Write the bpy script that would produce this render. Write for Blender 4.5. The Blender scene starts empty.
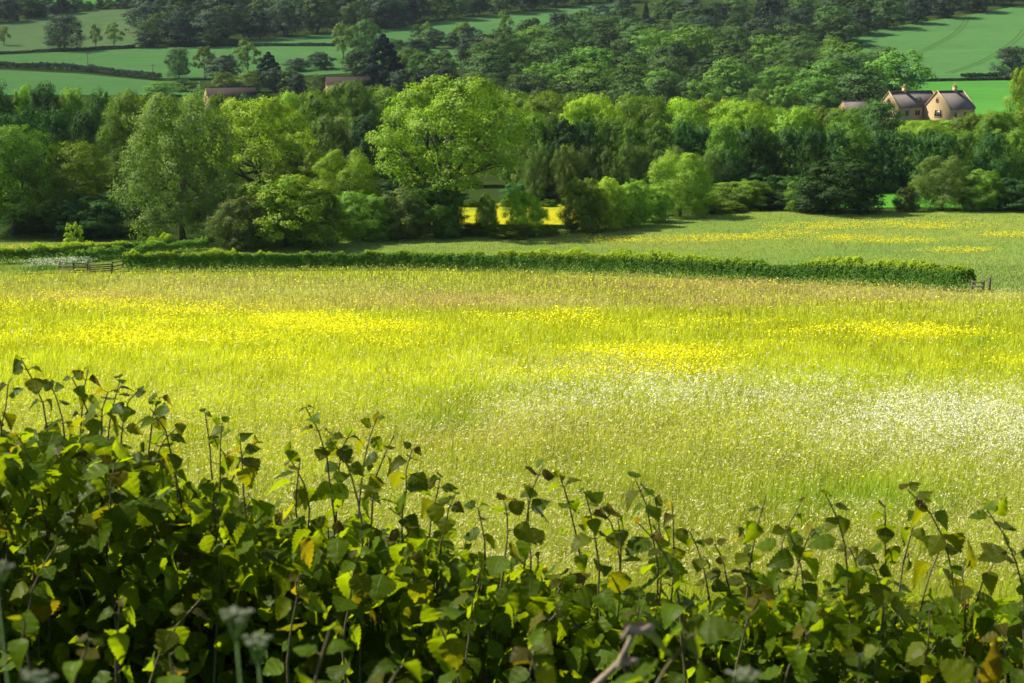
import bpy, math, random
import numpy as np
from mathutils import Vector, Matrix

rng = np.random.default_rng(11)
random.seed(11)
scene = bpy.context.scene
COL = scene.collection
PI = math.pi

# ------------------------------------------------------------------ camera model
W, H, F = 1024, 683, 1707.0
PITCH = math.atan((341.5 - 40.0) / F)
SP, CP = math.sin(PITCH), math.cos(PITCH)


def zfrom(Y, ypx):
    return Y * math.tan(math.atan((341.5 - ypx) / F) - PITCH)


def ray(px, py):
    a, b = (px - 512.0), (341.5 - py)
    v = np.array([a, F * CP + b * SP, -F * SP + b * CP])
    return v / v[1]                                    # scaled so that Y = 1


def project(p):
    p = np.asarray(p, float)
    x, y, z = p[..., 0], p[..., 1], p[..., 2]
    d = y * CP - z * SP
    u = y * SP + z * CP
    return 512 + F * x / d, 341.5 - F * u / d


# ------------------------------------------------------------------ terrain
_tab = [(-40, -1.2), (0, -1.75), (2, -1.85), (4, -2.1), (6, -2.7), (10, -4.6), (16, -7.2), (22, zfrom(22, 645))]
for Y, yp in [(27, 576), (40, 460), (60, 379), (90, 326), (130, 293), (155, 279), (180, 267), (190, 257), (200, 246),
              (214, 233), (237, 214), (256, 201), (300, 176), (400, 142), (500, 119), (560, 105), (620, 86), (700, 62),
              (800, 36), (900, 11), (1000, -11), (1200, -42), (1600, -62)]:
    _tab.append((Y, zfrom(Y, yp)))
_tab.append((4000, _tab[-1][1] + 60))
_ty = np.linspace(-40, 4000, 8081)
_tz = np.interp(_ty, [t[0] for t in _tab], [t[1] for t in _tab])
_k = np.hanning(41); _k /= _k.sum()
_sm = np.convolve(np.pad(_tz, 20, mode='edge'), _k, mode='valid')
_w = np.clip((_ty - 160) / 60, 0, 1)
_k2 = np.hanning(9); _k2 /= _k2.sum()
_sm2 = np.convolve(np.pad(_tz, 4, mode='edge'), _k2, mode='valid')
_tz = _sm2 * (1 - _w) + _sm * _w


def T(x, Y):
    x = np.asarray(x, float); Y = np.asarray(Y, float)
    z = np.interp(Y, _ty, _tz)
    a = np.clip((Y - 60) / 400, 0, 1)
    z = z + a * (0.5 * np.sin(x / 61.0 + 0.7) * np.sin(Y / 83.0) + 0.35 * np.sin(x / 27.0 + Y / 41.0))
    b = np.clip((Y - 20) / 20, 0, 1) * (1 - a)
    return z + b * 0.10 * np.sin(x / 5.3 + 1.0) * np.sin(Y / 7.1)


def ground_at(px, py):
    r = ray(px, py)
    Ys = np.concatenate([np.linspace(15, 300, 2400), np.linspace(300, 1800, 3000)])
    g = r[2] * Ys - T(r[0] * Ys, Ys)
    i = np.argmax(g <= 0)
    if g[i] > 0:
        i = len(Ys) - 1
    Y = Ys[i]
    return np.array([r[0] * Y, Y, float(T(r[0] * Y, Y))])


# ------------------------------------------------------------------ noise
def vnoise(x, y, seed=0):
    x = np.asarray(x, float); y = np.asarray(y, float)
    xi, yi = np.floor(x).astype(np.int64), np.floor(y).astype(np.int64)
    fx, fy = x - xi, y - yi
    fx, fy = fx * fx * (3 - 2 * fx), fy * fy * (3 - 2 * fy)

    def h(a, b):
        n = (a * 374761393 + b * 668265263 + seed * 982451653) & 0x7fffffff
        n = ((n ^ (n >> 13)) * 1274126177) & 0x7fffffff
        n = n ^ (n >> 16)
        return (n & 0xffff) / 65535.0
    return (h(xi, yi) * (1 - fx) + h(xi + 1, yi) * fx) * (1 - fy) + (h(xi, yi + 1) * (1 - fx) + h(xi + 1, yi + 1) * fx) * fy


def fbm(x, y, seed=0, o=4):
    s = 0; a = 0.5; n = 0
    for i in range(o):
        s = s + a * vnoise(x * 2 ** i, y * 2 ** i, seed + i * 17); n += a; a *= 0.55
    return s / n


# ------------------------------------------------------------------ mesh helpers
def mesh_np(name, V, faces, col=None, uv=None, smooth=False):
    """faces: list of (n,k) int arrays"""
    me = bpy.data.meshes.new(name)
    V = np.asarray(V, np.float32)
    me.vertices.add(len(V)); me.vertices.foreach_set('co', V.ravel())
    faces = [np.asarray(f, np.int32) for f in faces if len(f)]
    tot = sum(f.size for f in faces)
    me.loops.add(tot)
    lv = np.concatenate([f.ravel() for f in faces])
    me.loops.foreach_set('vertex_index', lv)
    n = sum(len(f) for f in faces)
    me.polygons.add(n)
    sizes = np.concatenate([np.full(len(f), f.shape[1], np.int32) for f in faces])
    starts = np.concatenate([[0], np.cumsum(sizes)[:-1]]).astype(np.int32)
    me.polygons.foreach_set('loop_start', starts)
    if smooth:
        me.polygons.foreach_set('use_smooth', np.ones(n, bool))
    if col is not None:
        c = np.ones((len(V), 4), np.float32); c[:, :3] = col
        at = me.color_attributes.new('Col', 'FLOAT_COLOR', 'POINT')
        at.data.foreach_set('color', c.ravel())
    if uv is not None:
        ul = me.uv_layers.new(name='UVMap')
        ul.data.foreach_set('uv', np.asarray(uv, np.float32)[lv].ravel())
    me.update(calc_edges=True)
    me.validate()
    return me


class MB:
    def __init__(s):
        s.V = []; s.F = {}; s.n = 0; s.C = []

    def add(s, V, F, col=None):
        V = np.asarray(V, float)
        for f in F:
            f = np.asarray(f, int)
            if f.ndim == 1: f = f[None]
            s.F.setdefault(f.shape[1], []).append(f + s.n)
        s.V.append(V); s.n += len(V)
        s.C.append(np.tile(np.array(col if col is not None else (1, 1, 1), float), (len(V), 1)) if np.ndim(col) < 2 else col)

    def box(s, lo, hi, M=None, col=None):
        x0, y0, z0 = lo; x1, y1, z1 = hi
        V = np.array([(x0, y0, z0), (x1, y0, z0), (x1, y1, z0), (x0, y1, z0), (x0, y0, z1), (x1, y0, z1), (x1, y1, z1), (x0, y1, z1)])
        if M is not None: V = V @ np.array(M)[:3, :3].T + np.array(M)[:3, 3]
        s.add(V, [np.array([(0, 3, 2, 1), (4, 5, 6, 7), (0, 1, 5, 4), (1, 2, 6, 5), (2, 3, 7, 6), (3, 0, 4, 7)])], col)

    def tube(s, P, R, n=6, col=None, cap=True):
        P = np.asarray(P, float); R = np.broadcast_to(np.asarray(R, float), (len(P),))
        Tn = np.gradient(P, axis=0); Tn /= np.linalg.norm(Tn, axis=1)[:, None] + 1e-9
        ref = np.array([1.0, 0.13, 0.07]) if abs(Tn[0][0]) < 0.8 else np.array([0.1, 1.0, 0.05])
        A = np.cross(Tn, ref); A /= np.linalg.norm(A, axis=1)[:, None] + 1e-9
        B = np.cross(Tn, A)
        t = np.arange(n) * 2 * PI / n
        V = P[:, None, :] + R[:, None, None] * (np.cos(t)[None, :, None] * A[:, None, :] + np.sin(t)[None, :, None] * B[:, None, :])
        k = len(P)
        i, j = np.meshgrid(np.arange(k - 1), np.arange(n), indexing='ij')
        q = np.stack([i * n + j, i * n + (j + 1) % n, (i + 1) * n + (j + 1) % n, (i + 1) * n + j], -1).reshape(-1, 4)
        Fs = [q]
        if cap:
            Fs += [np.arange(n)[::-1], np.arange(n) + (k - 1) * n]
        s.add(V.reshape(-1, 3), Fs, col)

    def mesh(s, name, color=False, smooth=False):
        return mesh_np(name, np.concatenate(s.V), [np.concatenate(v) for v in s.F.values()], np.concatenate(s.C) if color else None, None, smooth)


def obj(name, me, mat=None, parent=None, loc=None):
    o = bpy.data.objects.new(name, me); COL.objects.link(o)
    if mat is not None:
        if not me.materials: me.materials.append(mat)
        o.material_slots[0].link = 'OBJECT'; o.material_slots[0].material = mat
    if parent is not None: o.parent = parent
    if loc is not None: o.location = loc
    return o


def empty(name, loc, label=None, cat=None, group=None):
    o = bpy.data.objects.new(name, None); COL.objects.link(o); o.location = loc; o.empty_display_size = 0.2
    tag(o, label, cat, group)
    return o


def tag(o, label=None, cat=None, group=None, kind=None):
    if label: o['label'] = label
    if cat: o['category'] = cat
    if group: o['group'] = group
    if kind: o['kind'] = kind
    return o


# ------------------------------------------------------------------ materials
def new_mat(name):
    m = bpy.data.materials.new(name); m.use_nodes = True
    nt = m.node_tree; nt.nodes.clear()
    out = nt.nodes.new('ShaderNodeOutputMaterial')
    return m, nt, out


def N(nt, t, **kw):
    n = nt.nodes.new(t)
    for k, v in kw.items():
        if k in ('operation', 'blend_type', 'data_type', 'attribute_name', 'interpolation', 'wave_type', 'bands_direction', 'feature', 'noise_dimensions'):
            setattr(n, k, v)
        else:
            n.inputs[k].default_value = v
    return n


def L(nt, a, b): nt.links.new(a, b)


def ramp(nt, fac, stops):
    r = nt.nodes.new('ShaderNodeValToRGB')
    el = r.color_ramp.elements
    while len(el) < len(stops): el.new(0.5)
    for e, (p, c) in zip(el, stops):
        e.position = p; e.color = (c[0], c[1], c[2], 1)
    L(nt, fac, r.inputs[0])
    return r


def mixc(nt, fac, a, b, mode='MIX'):
    m = nt.nodes.new('ShaderNodeMix'); m.data_type = 'RGBA'; m.blend_type = mode
    if isinstance(fac, (int, float)): m.inputs[0].default_value = fac
    else: L(nt, fac, m.inputs[0])
    for s, v in ((6, a), (7, b)):
        if isinstance(v, tuple): m.inputs[s].default_value = (*v, 1)
        else: L(nt, v, m.inputs[s])
    return m.outputs[2]


def foliage_mat(name, base, top_tint, trans=0.38, tcol=(1.1, 1.25, 0.5), hue=0.011, val=0.42, rough=0.55):
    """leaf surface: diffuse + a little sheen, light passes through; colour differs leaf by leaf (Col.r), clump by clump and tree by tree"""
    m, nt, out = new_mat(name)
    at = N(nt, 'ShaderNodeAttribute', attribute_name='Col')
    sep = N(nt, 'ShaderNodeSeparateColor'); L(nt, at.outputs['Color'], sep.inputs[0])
    c = mixc(nt, sep.outputs[0], base, top_tint)
    inf = N(nt, 'ShaderNodeObjectInfo')
    hs = N(nt, 'ShaderNodeHueSaturation')
    mr = N(nt, 'ShaderNodeMapRange'); mr.inputs[3].default_value = 0.5 - hue; mr.inputs[4].default_value = 0.5 + hue
    L(nt, inf.outputs['Random'], mr.inputs[0]); L(nt, mr.outputs[0], hs.inputs['Hue'])
    mu = N(nt, 'ShaderNodeMath', operation='MULTIPLY'); mu.inputs[1].default_value = 7.31; L(nt, inf.outputs['Random'], mu.inputs[0])
    fr = N(nt, 'ShaderNodeMath', operation='FRACT'); L(nt, mu.outputs[0], fr.inputs[0])
    mv = N(nt, 'ShaderNodeMapRange'); mv.inputs[3].default_value = 1 - val; mv.inputs[4].default_value = 1 + val
    L(nt, fr.outputs[0], mv.inputs[0]); L(nt, mv.outputs[0], hs.inputs['Value'])
    L(nt, c, hs.inputs['Color'])
    d = N(nt, 'ShaderNodeBsdfDiffuse'); L(nt, hs.outputs[0], d.inputs[0])
    tm = mixc(nt, 1.0, hs.outputs[0], tcol, 'MULTIPLY')
    t = N(nt, 'ShaderNodeBsdfTranslucent'); L(nt, tm, t.inputs[0])
    mx = N(nt, 'ShaderNodeMixShader', Fac=trans); L(nt, d.outputs[0], mx.inputs[1]); L(nt, t.outputs[0], mx.inputs[2])
    g = N(nt, 'ShaderNodeBsdfGlossy', Roughness=rough); g.inputs[0].default_value = (0.9, 0.95, 1, 1)
    m2 = N(nt, 'ShaderNodeMixShader', Fac=0.008); L(nt, mx.outputs[0], m2.inputs[1]); L(nt, g.outputs[0], m2.inputs[2])
    L(nt, m2.outputs[0], out.inputs[0])
    return m


def vcol_mat(name, trans=0.4, tmul=(1.15, 1.12, 0.7), gloss=0.006):
    m, nt, out = new_mat(name)
    at = N(nt, 'ShaderNodeAttribute', attribute_name='Col')
    d = N(nt, 'ShaderNodeBsdfDiffuse'); L(nt, at.outputs['Color'], d.inputs[0])
    tm = mixc(nt, 1.0, at.outputs['Color'], tmul, 'MULTIPLY')
    t = N(nt, 'ShaderNodeBsdfTranslucent'); L(nt, tm, t.inputs[0])
    mx = N(nt, 'ShaderNodeMixShader', Fac=trans); L(nt, d.outputs[0], mx.inputs[1]); L(nt, t.outputs[0], mx.inputs[2])
    g = N(nt, 'ShaderNodeBsdfGlossy', Roughness=0.5)
    m2 = N(nt, 'ShaderNodeMixShader', Fac=gloss); L(nt, mx.outputs[0], m2.inputs[1]); L(nt, g.outputs[0], m2.inputs[2])
    L(nt, m2.outputs[0], out.inputs[0])
    return m


def solid_mat(name, c1, c2, scale=3.0, rough=0.8, bump=0.0, stretch=(1, 1, 1)):
    m, nt, out = new_mat(name)
    tc = N(nt, 'ShaderNodeTexCoord'); mp = N(nt, 'ShaderNodeMapping'); mp.inputs['Scale'].default_value = stretch
    L(nt, tc.outputs['Object'], mp.inputs[0])
    no = N(nt, 'ShaderNodeTexNoise', Scale=scale, Detail=6.0, Roughness=0.65); L(nt, mp.outputs[0], no.inputs['Vector'])
    r = ramp(nt, no.outputs[0], [(0.3, c1), (0.7, c2)])
    p = N(nt, 'ShaderNodeBsdfPrincipled', Roughness=rough); L(nt, r.outputs[0], p.inputs['Base Color'])
    p.inputs['Specular IOR Level'].default_value = 0.15
    if bump:
        b = N(nt, 'ShaderNodeBump', Strength=bump, Distance=0.02); L(nt, no.outputs[0], b.inputs['Height']); L(nt, b.outputs[0], p.inputs['Normal'])
    L(nt, p.outputs[0], out.inputs[0])
    return m


def field_mat(name, stops, s1=0.02, s2=0.4, stretch=(1, 1, 1), mixf=0.5):
    """sward or crop: broad patches (Position noise) broken up by fine tufts"""
    m, nt, out = new_mat(name)
    ge = N(nt, 'ShaderNodeNewGeometry'); mp = N(nt, 'ShaderNodeMapping'); mp.inputs['Scale'].default_value = stretch
    L(nt, ge.outputs['Position'], mp.inputs[0])
    a = N(nt, 'ShaderNodeTexNoise', Scale=s1, Detail=5.0, Roughness=0.6, Distortion=0.6); L(nt, mp.outputs[0], a.inputs['Vector'])
    b = N(nt, 'ShaderNodeTexNoise', Scale=s2, Detail=4.0, Roughness=0.7); L(nt, mp.outputs[0], b.inputs['Vector'])
    mi = N(nt, 'ShaderNodeMix', data_type='FLOAT'); mi.inputs[0].default_value = mixf
    L(nt, a.outputs[0], mi.inputs[2]); L(nt, b.outputs[0], mi.inputs[3])
    r = ramp(nt, mi.outputs[0], stops)
    d = N(nt, 'ShaderNodeBsdfDiffuse', Roughness=0.8); L(nt, r.outputs[0], d.inputs[0])
    bp = N(nt, 'ShaderNodeBump', Strength=0.5, Distance=0.3); L(nt, b.outputs[0], bp.inputs['Height']); L(nt, bp.outputs[0], d.inputs['Normal'])
    L(nt, d.outputs[0], out.inputs[0])
    return m


M = {}
M['lime'] = foliage_mat('lime_leaf', (0.1733, 0.2999, 0.0175), (0.3300, 0.4325, 0.0246))
M['fresh'] = foliage_mat('fresh_leaf', (0.1197, 0.2232, 0.0187), (0.2464, 0.3528, 0.0263))
M['mid'] = foliage_mat('mid_leaf', (0.0774, 0.1596, 0.0173), (0.1760, 0.2812, 0.0224))
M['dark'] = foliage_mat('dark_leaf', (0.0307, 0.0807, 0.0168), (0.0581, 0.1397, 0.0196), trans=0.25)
M['grey'] = foliage_mat('grey_leaf', (0.0776, 0.1260, 0.0236), (0.1275, 0.1865, 0.0290))
M['olive'] = foliage_mat('olive_leaf', (0.070, 0.140, 0.010), (0.26, 0.30, 0.016))
M['rust'] = foliage_mat('rust_leaf', (0.070, 0.135, 0.022), (0.210, 0.225, 0.050))
M['conifer'] = foliage_mat('conifer_leaf', (0.0056, 0.0210, 0.0098), (0.0098, 0.0315, 0.0126), trans=0.1)
M['far'] = foliage_mat('far_leaf', (0.0437, 0.0899, 0.0225), (0.0874, 0.1541, 0.0289), trans=0.25, val=0.4)  # greyed leaf colour, some distance haze put into it
M['farther'] = foliage_mat('farther_leaf', (0.0293, 0.0531, 0.0312), (0.0534, 0.0855, 0.0406), trans=0.2, val=0.35)  # blue-grey leaf colour that carries part of the distance haze
M['farlime'] = foliage_mat('farlime_leaf', (0.0796, 0.1756, 0.0233), (0.1441, 0.2542, 0.0292), trans=0.3)
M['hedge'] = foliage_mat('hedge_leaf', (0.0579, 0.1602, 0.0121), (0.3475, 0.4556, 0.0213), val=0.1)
M['bark'] = solid_mat('bark', (0.05, 0.042, 0.032), (0.12, 0.10, 0.08), 4, 0.9, 0.4, (1, 1, 0.3))
M['twig'] = solid_mat('twig', (0.045, 0.035, 0.022), (0.09, 0.075, 0.045), 6, 0.9)
M['stone'] = solid_mat('stone', (0.33, 0.235, 0.115), (0.49, 0.36, 0.185), 1.6, 0.9, 0.3, (1, 1, 2.5))
M['slate'] = solid_mat('slate', (0.085, 0.072, 0.064), (0.155, 0.132, 0.116), 2.2, 1.0, 0.3, (1, 3, 3))
M['redroof'] = solid_mat('redroof', (0.019, 0.015, 0.011), (0.038, 0.028, 0.023), 2.2, 1.0, 0.3)
M['paint'] = solid_mat('paint', (0.62, 0.60, 0.55), (0.72, 0.70, 0.66), 2, 0.6)
M['clay'] = solid_mat('clay', (0.42, 0.20, 0.09), (0.55, 0.30, 0.15), 4, 0.8)
M['wood'] = solid_mat('wood', (0.055, 0.045, 0.032), (0.12, 0.10, 0.07), 5, 0.9, 0.3, (0.4, 1, 3))
m, nt, out = new_mat('glass'); p = N(nt, 'ShaderNodeBsdfPrincipled', Roughness=0.3); p.inputs['Base Color'].default_value = (0.015, 0.018, 0.022, 1)
L(nt, p.outputs[0], out.inputs[0]); M['glass'] = m
M['grass'] = vcol_mat('grass_blade', 0.45)
M['petal'] = vcol_mat('petal', 0.35, (1, 1, 0.9))

# ------------------------------------------------------------------ ground sheets
GY = np.concatenate([np.arange(-40, 30, 1.0), np.arange(30, 260, 3.0), np.arange(260, 1300, 8.0), np.arange(1300, 4001, 60)])
gu = np.linspace(-1, 1, 121)
X = np.sign(gu)[None, :] * np.abs(gu)[None, :] ** 1.2 * (60 + 0.75 * np.abs(GY))[:, None]
YY = np.repeat(GY[:, None], len(gu), 1)
V = np.stack([X, YY, T(X, YY)], -1).reshape(-1, 3)


def gridfaces(a, b):
    i, j = np.meshgrid(np.arange(a - 1), np.arange(b - 1), indexing='ij')
    return np.stack([i * b + j, i * b + j + 1, (i + 1) * b + j + 1, (i + 1) * b + j], -1).reshape(-1, 4)


gm = field_mat('woodland_floor', [(0.3, (0.022, 0.030, 0.010)), (0.55, (0.035, 0.06, 0.012)), (0.75, (0.06, 0.09, 0.02))], 0.05, 1.2)
g = obj('ground', mesh_np('ground', V, [gridfaces(len(GY), len(gu))], smooth=True), gm); tag(g, kind='structure')


def strip(name, top, bot, mat, lift, nu=160, nv=60, label=None):
    """a sheet laid on the terrain between two outlines"""
    def pts(pl):
        W_ = np.array([ground_at(*p)[:2] for p in pl])
        s = np.concatenate([[0], np.cumsum(np.hypot(*(np.diff([p for p in pl], axis=0)).T))]); s /= s[-1]
        u = np.linspace(0, 1, nu)
        return np.stack([np.interp(u, s, W_[:, 0]), np.interp(u, s, W_[:, 1])], -1)
    A, B = pts(bot), pts(top)
    v = np.linspace(0, 1, nv)[:, None, None]
    v = v ** 1.6
    P = A[None] * (1 - v) + B[None] * v
    V = np.concatenate([P, (T(P[..., 0], P[..., 1]) + lift)[..., None]], -1).reshape(-1, 3)
    o = obj(name, mesh_np(name, V, [gridfaces(nv, nu)], smooth=True), mat)
    return tag(o, label, kind='structure')


HEDGE_PX = [(-260, 276), (0, 276), (122, 272.5), (260, 272), (400, 271), (512, 272), (620, 277), (720, 281), (800, 284.5), (900, 289), (982, 293.5), (1024, 296), (1300, 304)]
hedge_w = np.array([ground_at(*p) for p in HEDGE_PX])

mm = field_mat('meadow_sward', [(0.25, (0.22, 0.28, 0.012)), (0.5, (0.34, 0.41, 0.014)), (0.75, (0.44, 0.46, 0.025))], 0.12, 2.5)
strip('meadow', HEDGE_PX, [(-420, 683), (0, 683), (512, 683), (1024, 683), (1440, 683)], mm, 0.03, 200, 160)
TREE_PX = [(-300, 243), (0, 243), (200, 243), (400, 240), (460, 234), (570, 229), (640, 220), (700, 213), (740, 212.5), (1300, 212.5)]
pm = field_mat('pasture_sward', [(0.28, (0.09, 0.17, 0.045)), (0.45, (0.14, 0.21, 0.040)), (0.6, (0.20, 0.24, 0.040)), (0.8, (0.26, 0.29, 0.06))], 0.05, 0.9, (0.6, 1, 1))
strip('pasture', TREE_PX, [(a, b - 0.7) for a, b in HEDGE_PX], pm, 0.045, 200, 80)
ym = field_mat('buttercup_sward', [(0.38, (0.14, 0.20, 0.02)), (0.47, (0.30, 0.32, 0.016)), (0.55, (0.40, 0.37, 0.014)), (0.70, (0.50, 0.44, 0.015))], 0.22, 1.1, (1.0, 0.35, 1), 0.35)
strip('buttercup_field', [(420, 206), (455, 204), (480, 206.5), (500, 203.5), (530, 205.5), (560, 203.5), (600, 205)], [(400, 225), (610, 225)], ym, 0.06, 40, 30)
grm = field_mat('paddock_sward', [(0.3, (0.055, 0.19, 0.018)), (0.7, (0.085, 0.25, 0.025))], 0.05, 0.6)
strip('paddock', [(640, 190), (1060, 187)], [(640, 208.5), (1060, 208.5)], grm, 0.06, 60, 30)

crop = field_mat('crop_sward', [(0.30, (0.042, 0.104, 0.034)), (0.43, (0.062, 0.145, 0.041)), (0.57, (0.072, 0.166, 0.046)), (0.72, (0.120, 0.195, 0.066))], 0.018, 0.30, (0.5, 1, 1), 0.5)  # cloud shade over the far fields is put into these darker crop greens
crop2 = field_mat('crop_dull_sward', [(0.3, (0.060, 0.105, 0.040)), (0.5, (0.080, 0.140, 0.050)), (0.7, (0.130, 0.150, 0.065))], 0.010, 0.12)
crop3 = field_mat('crop_bright_sward', [(0.3, (0.048, 0.160, 0.026)), (0.5, (0.062, 0.20, 0.032)), (0.7, (0.085, 0.235, 0.038))], 0.02, 0.3, (0.5, 1, 1))
strip('crop_field', [(790, 48), (838, 43), (870, 32), (940, 20), (1024, 5), (1240, -30)], [(790, 84), (850, 83), (910, 82), (1024, 79.5), (1240, 77)], crop, 0.25, 80, 60)
strip('crop_field', [(860, 84), (910, 83.2), (1024, 80.7), (1240, 78)], [(880, 116), (1240, 116)], crop3, 0.25, 60, 30)
strip('crop_field', [(-200, 24), (0, 24), (50, 15), (110, 10), (165, 10)], [(-200, 56), (0, 54), (60, 51), (150, 47), (175, 46)], crop2, 0.25, 60, 40)
strip('crop_field', [(-200, 57.5), (0, 55.5), (60, 52.5), (150, 48.5), (270, 47), (460, 47)], [(-200, 68), (0, 66.5), (80, 70), (160, 79), (240, 80), (460, 70)], crop, 0.25, 70, 30)
strip('crop_field', [(-200, 72), (0, 70.5), (80, 74.5), (160, 82), (200, 82)], [(-200, 96), (0, 96), (80, 96), (160, 96), (200, 96)], crop, 0.25, 60, 20)
strip('crop_field', [(250, 40), (385, 29), (490, 16), (560, 9), (625, 2)], [(250, 46), (385, 46), (490, 42), (560, 34), (625, 28)], crop, 0.25, 70, 30)
strip('crop_field', [(20, -6), (130, -6)], [(30, 4), (130, 6)], crop3, 0.3, 20, 10)

# tractor wheelings in the right field
tm_ = field_mat('wheeling', [(0.3, (0.045, 0.100, 0.026)), (0.7, (0.06, 0.13, 0.03))], 0.1, 0.5)
for a, b in (((1024, 31), (948, 74)), ((968, 16), (915, 55)), ((884, 31), (862, 42)), ((1070, 45), (1010, 74))):
    A, B = ground_at(*a), ground_at(*b)
    t = np.linspace(0, 1, 40)[:, None]
    C = A[None, :2] * (1 - t) + B[None, :2] * t
    C[:, 0] += 5 * np.sin(t[:, 0] * PI)
    n = np.array([(B - A)[1], -(B - A)[0]]); n /= np.linalg.norm(n)
    mb = MB()
    for off in (-1.0, 1.0):
        rows = np.stack([C + n * (off - 0.32), C + n * (off + 0.32)], 1)
        Vv = np.concatenate([rows, (T(rows[..., 0], rows[..., 1]) + 0.32)[..., None]], -1).reshape(-1, 3)
        mb.add(Vv, [gridfaces(40, 2)])
    tag(obj('track', mb.mesh('track'), tm_), kind='structure')


# ------------------------------------------------------------------ leaf clouds
def cards(P, Nrm, size, tint, aspect=0.62):
    """rhombic leaf sprays at P facing roughly Nrm"""
    n = len(P)
    a = rng.normal(size=(n, 3)); A = np.cross(Nrm, a); A /= np.linalg.norm(A, axis=1)[:, None] + 1e-9
    B = np.cross(Nrm, A); B /= np.linalg.norm(B, axis=1)[:, None] + 1e-9
    s = (np.asarray(size) * rng.uniform(0.6, 1.35, n))[:, None]
    k = rng.uniform(-0.25, 0.25, n)[:, None] * s * Nrm
    V = np.stack([P - A * s * 0.5, P - B * s * 0.5 * aspect + k, P + A * s * 0.5, P + B * s * 0.5 * aspect + k], 1).reshape(-1, 3)
    Fq = np.arange(4 * n).reshape(-1, 4)
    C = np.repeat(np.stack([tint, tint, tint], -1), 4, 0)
    return V, Fq, C


def unit(n):
    v = rng.normal(size=(n, 3)); return v / np.linalg.norm(v, axis=1)[:, None]


def crown_cloud(lobes, nclump, nleaf, size, spread=0.30, inner=0.25, drop=0.0):
    """lobes: list of (centre, radius xyz). Leaves gather in clumps on the lobes' skins; some fill the inside."""
    P = []; Nn = []; tint = []
    for c, r in lobes:
        c = np.array(c); r = np.array(r)
        u = unit(nclump); u[:, 2] = np.abs(u[:, 2]) * 0.9 - 0.35 * rng.random(nclump); u /= np.linalg.norm(u, axis=1)[:, None]
        cc = c + u * r * rng.uniform(0.72, 1.08, (nclump, 1))
        cr = r.mean() * spread * rng.uniform(0.6, 1.35, (nclump, 1))
        k = nleaf
        off = unit(nclump * k).reshape(nclump, k, 3) * (rng.random((nclump, k, 1)) ** 0.45)
        off[..., 2] *= 0.72
        p = cc[:, None] + off * cr[:, None]
        nrm = u[:, None] * 0.85 + off * 0.75 + rng.normal(size=off.shape) * 0.24 + np.array([0, 0, 0.3])
        tv = np.clip(0.35 + 0.45 * off[..., 2] + rng.normal(size=(nclump, k)) * 0.22 + rng.normal(size=(nclump, 1)) * 0.18, 0, 1)  # leaves paler towards the top of each clump
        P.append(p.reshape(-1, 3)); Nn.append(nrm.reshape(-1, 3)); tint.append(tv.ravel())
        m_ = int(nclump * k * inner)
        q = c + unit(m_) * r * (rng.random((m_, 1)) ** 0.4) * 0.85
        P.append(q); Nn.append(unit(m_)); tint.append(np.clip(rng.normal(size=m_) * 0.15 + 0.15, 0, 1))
    P = np.concatenate(P); Nn = np.concatenate(Nn); tint = np.concatenate(tint)
    Nn /= np.linalg.norm(Nn, axis=1)[:, None] + 1e-9
    keep = P[:, 2] > 0.0
    return cards(P[keep], Nn[keep], size, tint[keep])


def trunk_mesh(name, h0, top, r, limbs, lobes, seed, fork=0.3):
    rr = random.Random(seed); mb = MB()
    n = 7
    path = [(rr.uniform(-.012, .012) * i, rr.uniform(-.012, .012) * i, top * i / (n - 1)) for i in range(n)]
    mb.tube(path, np.linspace(r, r * 0.25, n) * np.array([1.5] + [1] * (n - 1)), 8)
    for i in range(min(limbs, len(lobes))):
        c, q = lobes[i]
        z0 = fork + (top - fork) * rr.random() * 0.6
        a = np.array([path[3][0], path[3][1], z0]); b = np.array(c) + np.array([0, 0, q[2] * 0.3])
        mid = (a + b) / 2 + np.array([rr.uniform(-.03, .03), rr.uniform(-.03, .03), -0.02])
        t = np.linspace(0, 1, 6)[:, None]
        pts = (1 - t) ** 2 * a + 2 * t * (1 - t) * mid + t * t * b
        mb.tube(pts, np.linspace(r * 0.5, r * 0.09, 6), 6)
        for k in range(3):
            e = np.array(c) + np.array([rr.uniform(-1, 1), rr.uniform(-1, 1), rr.uniform(-.3, 1)]) * np.array(q) * 0.8
            mb.tube([pts[3], (pts[3] + e) / 2 + np.array([0, 0, .01]), e], [r * 0.22, r * 0.12, r * 0.04], 5)
    return mb.mesh(name, smooth=True)


def lobes_round(seed, n, zlo, zhi, rw, rlobe, flat=0.8, shape=0.55):
    """lobes set round an egg-shaped outline: widest a third of the way up"""
    r_ = random.Random(seed); out = []
    for i in range(n):
        f = (i + 0.5) / n
        z = zlo + (zhi - zlo) * f
        w = rw * math.sin(PI * (0.16 + 0.80 * f ** 0.9)) ** shape
        a = i * 2.39996 + r_.uniform(-.5, .5)
        q = rlobe * r_.uniform(0.75, 1.25) * (0.75 if f > 0.85 else 1)
        d = max(0, w - q * 0.75) * r_.uniform(0.75, 1.1)
        out.append(((d * math.cos(a), d * math.sin(a), min(z, 1 - q * flat)), (q, q, q * flat)))
    return out


PROTO = {}


def proto(kind, seed, lobes, ncl, nlf, size, trunk=None, **kw):
    Vc, Fc, Cc = crown_cloud(lobes, ncl, nlf, size, **kw)
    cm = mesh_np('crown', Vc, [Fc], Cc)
    tmh = trunk_mesh('trunk', 0.0, trunk[0], trunk[1], trunk[2], lobes, seed, trunk[3]) if trunk else None
    PROTO.setdefault(kind, []).append((cm, tmh))


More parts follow.
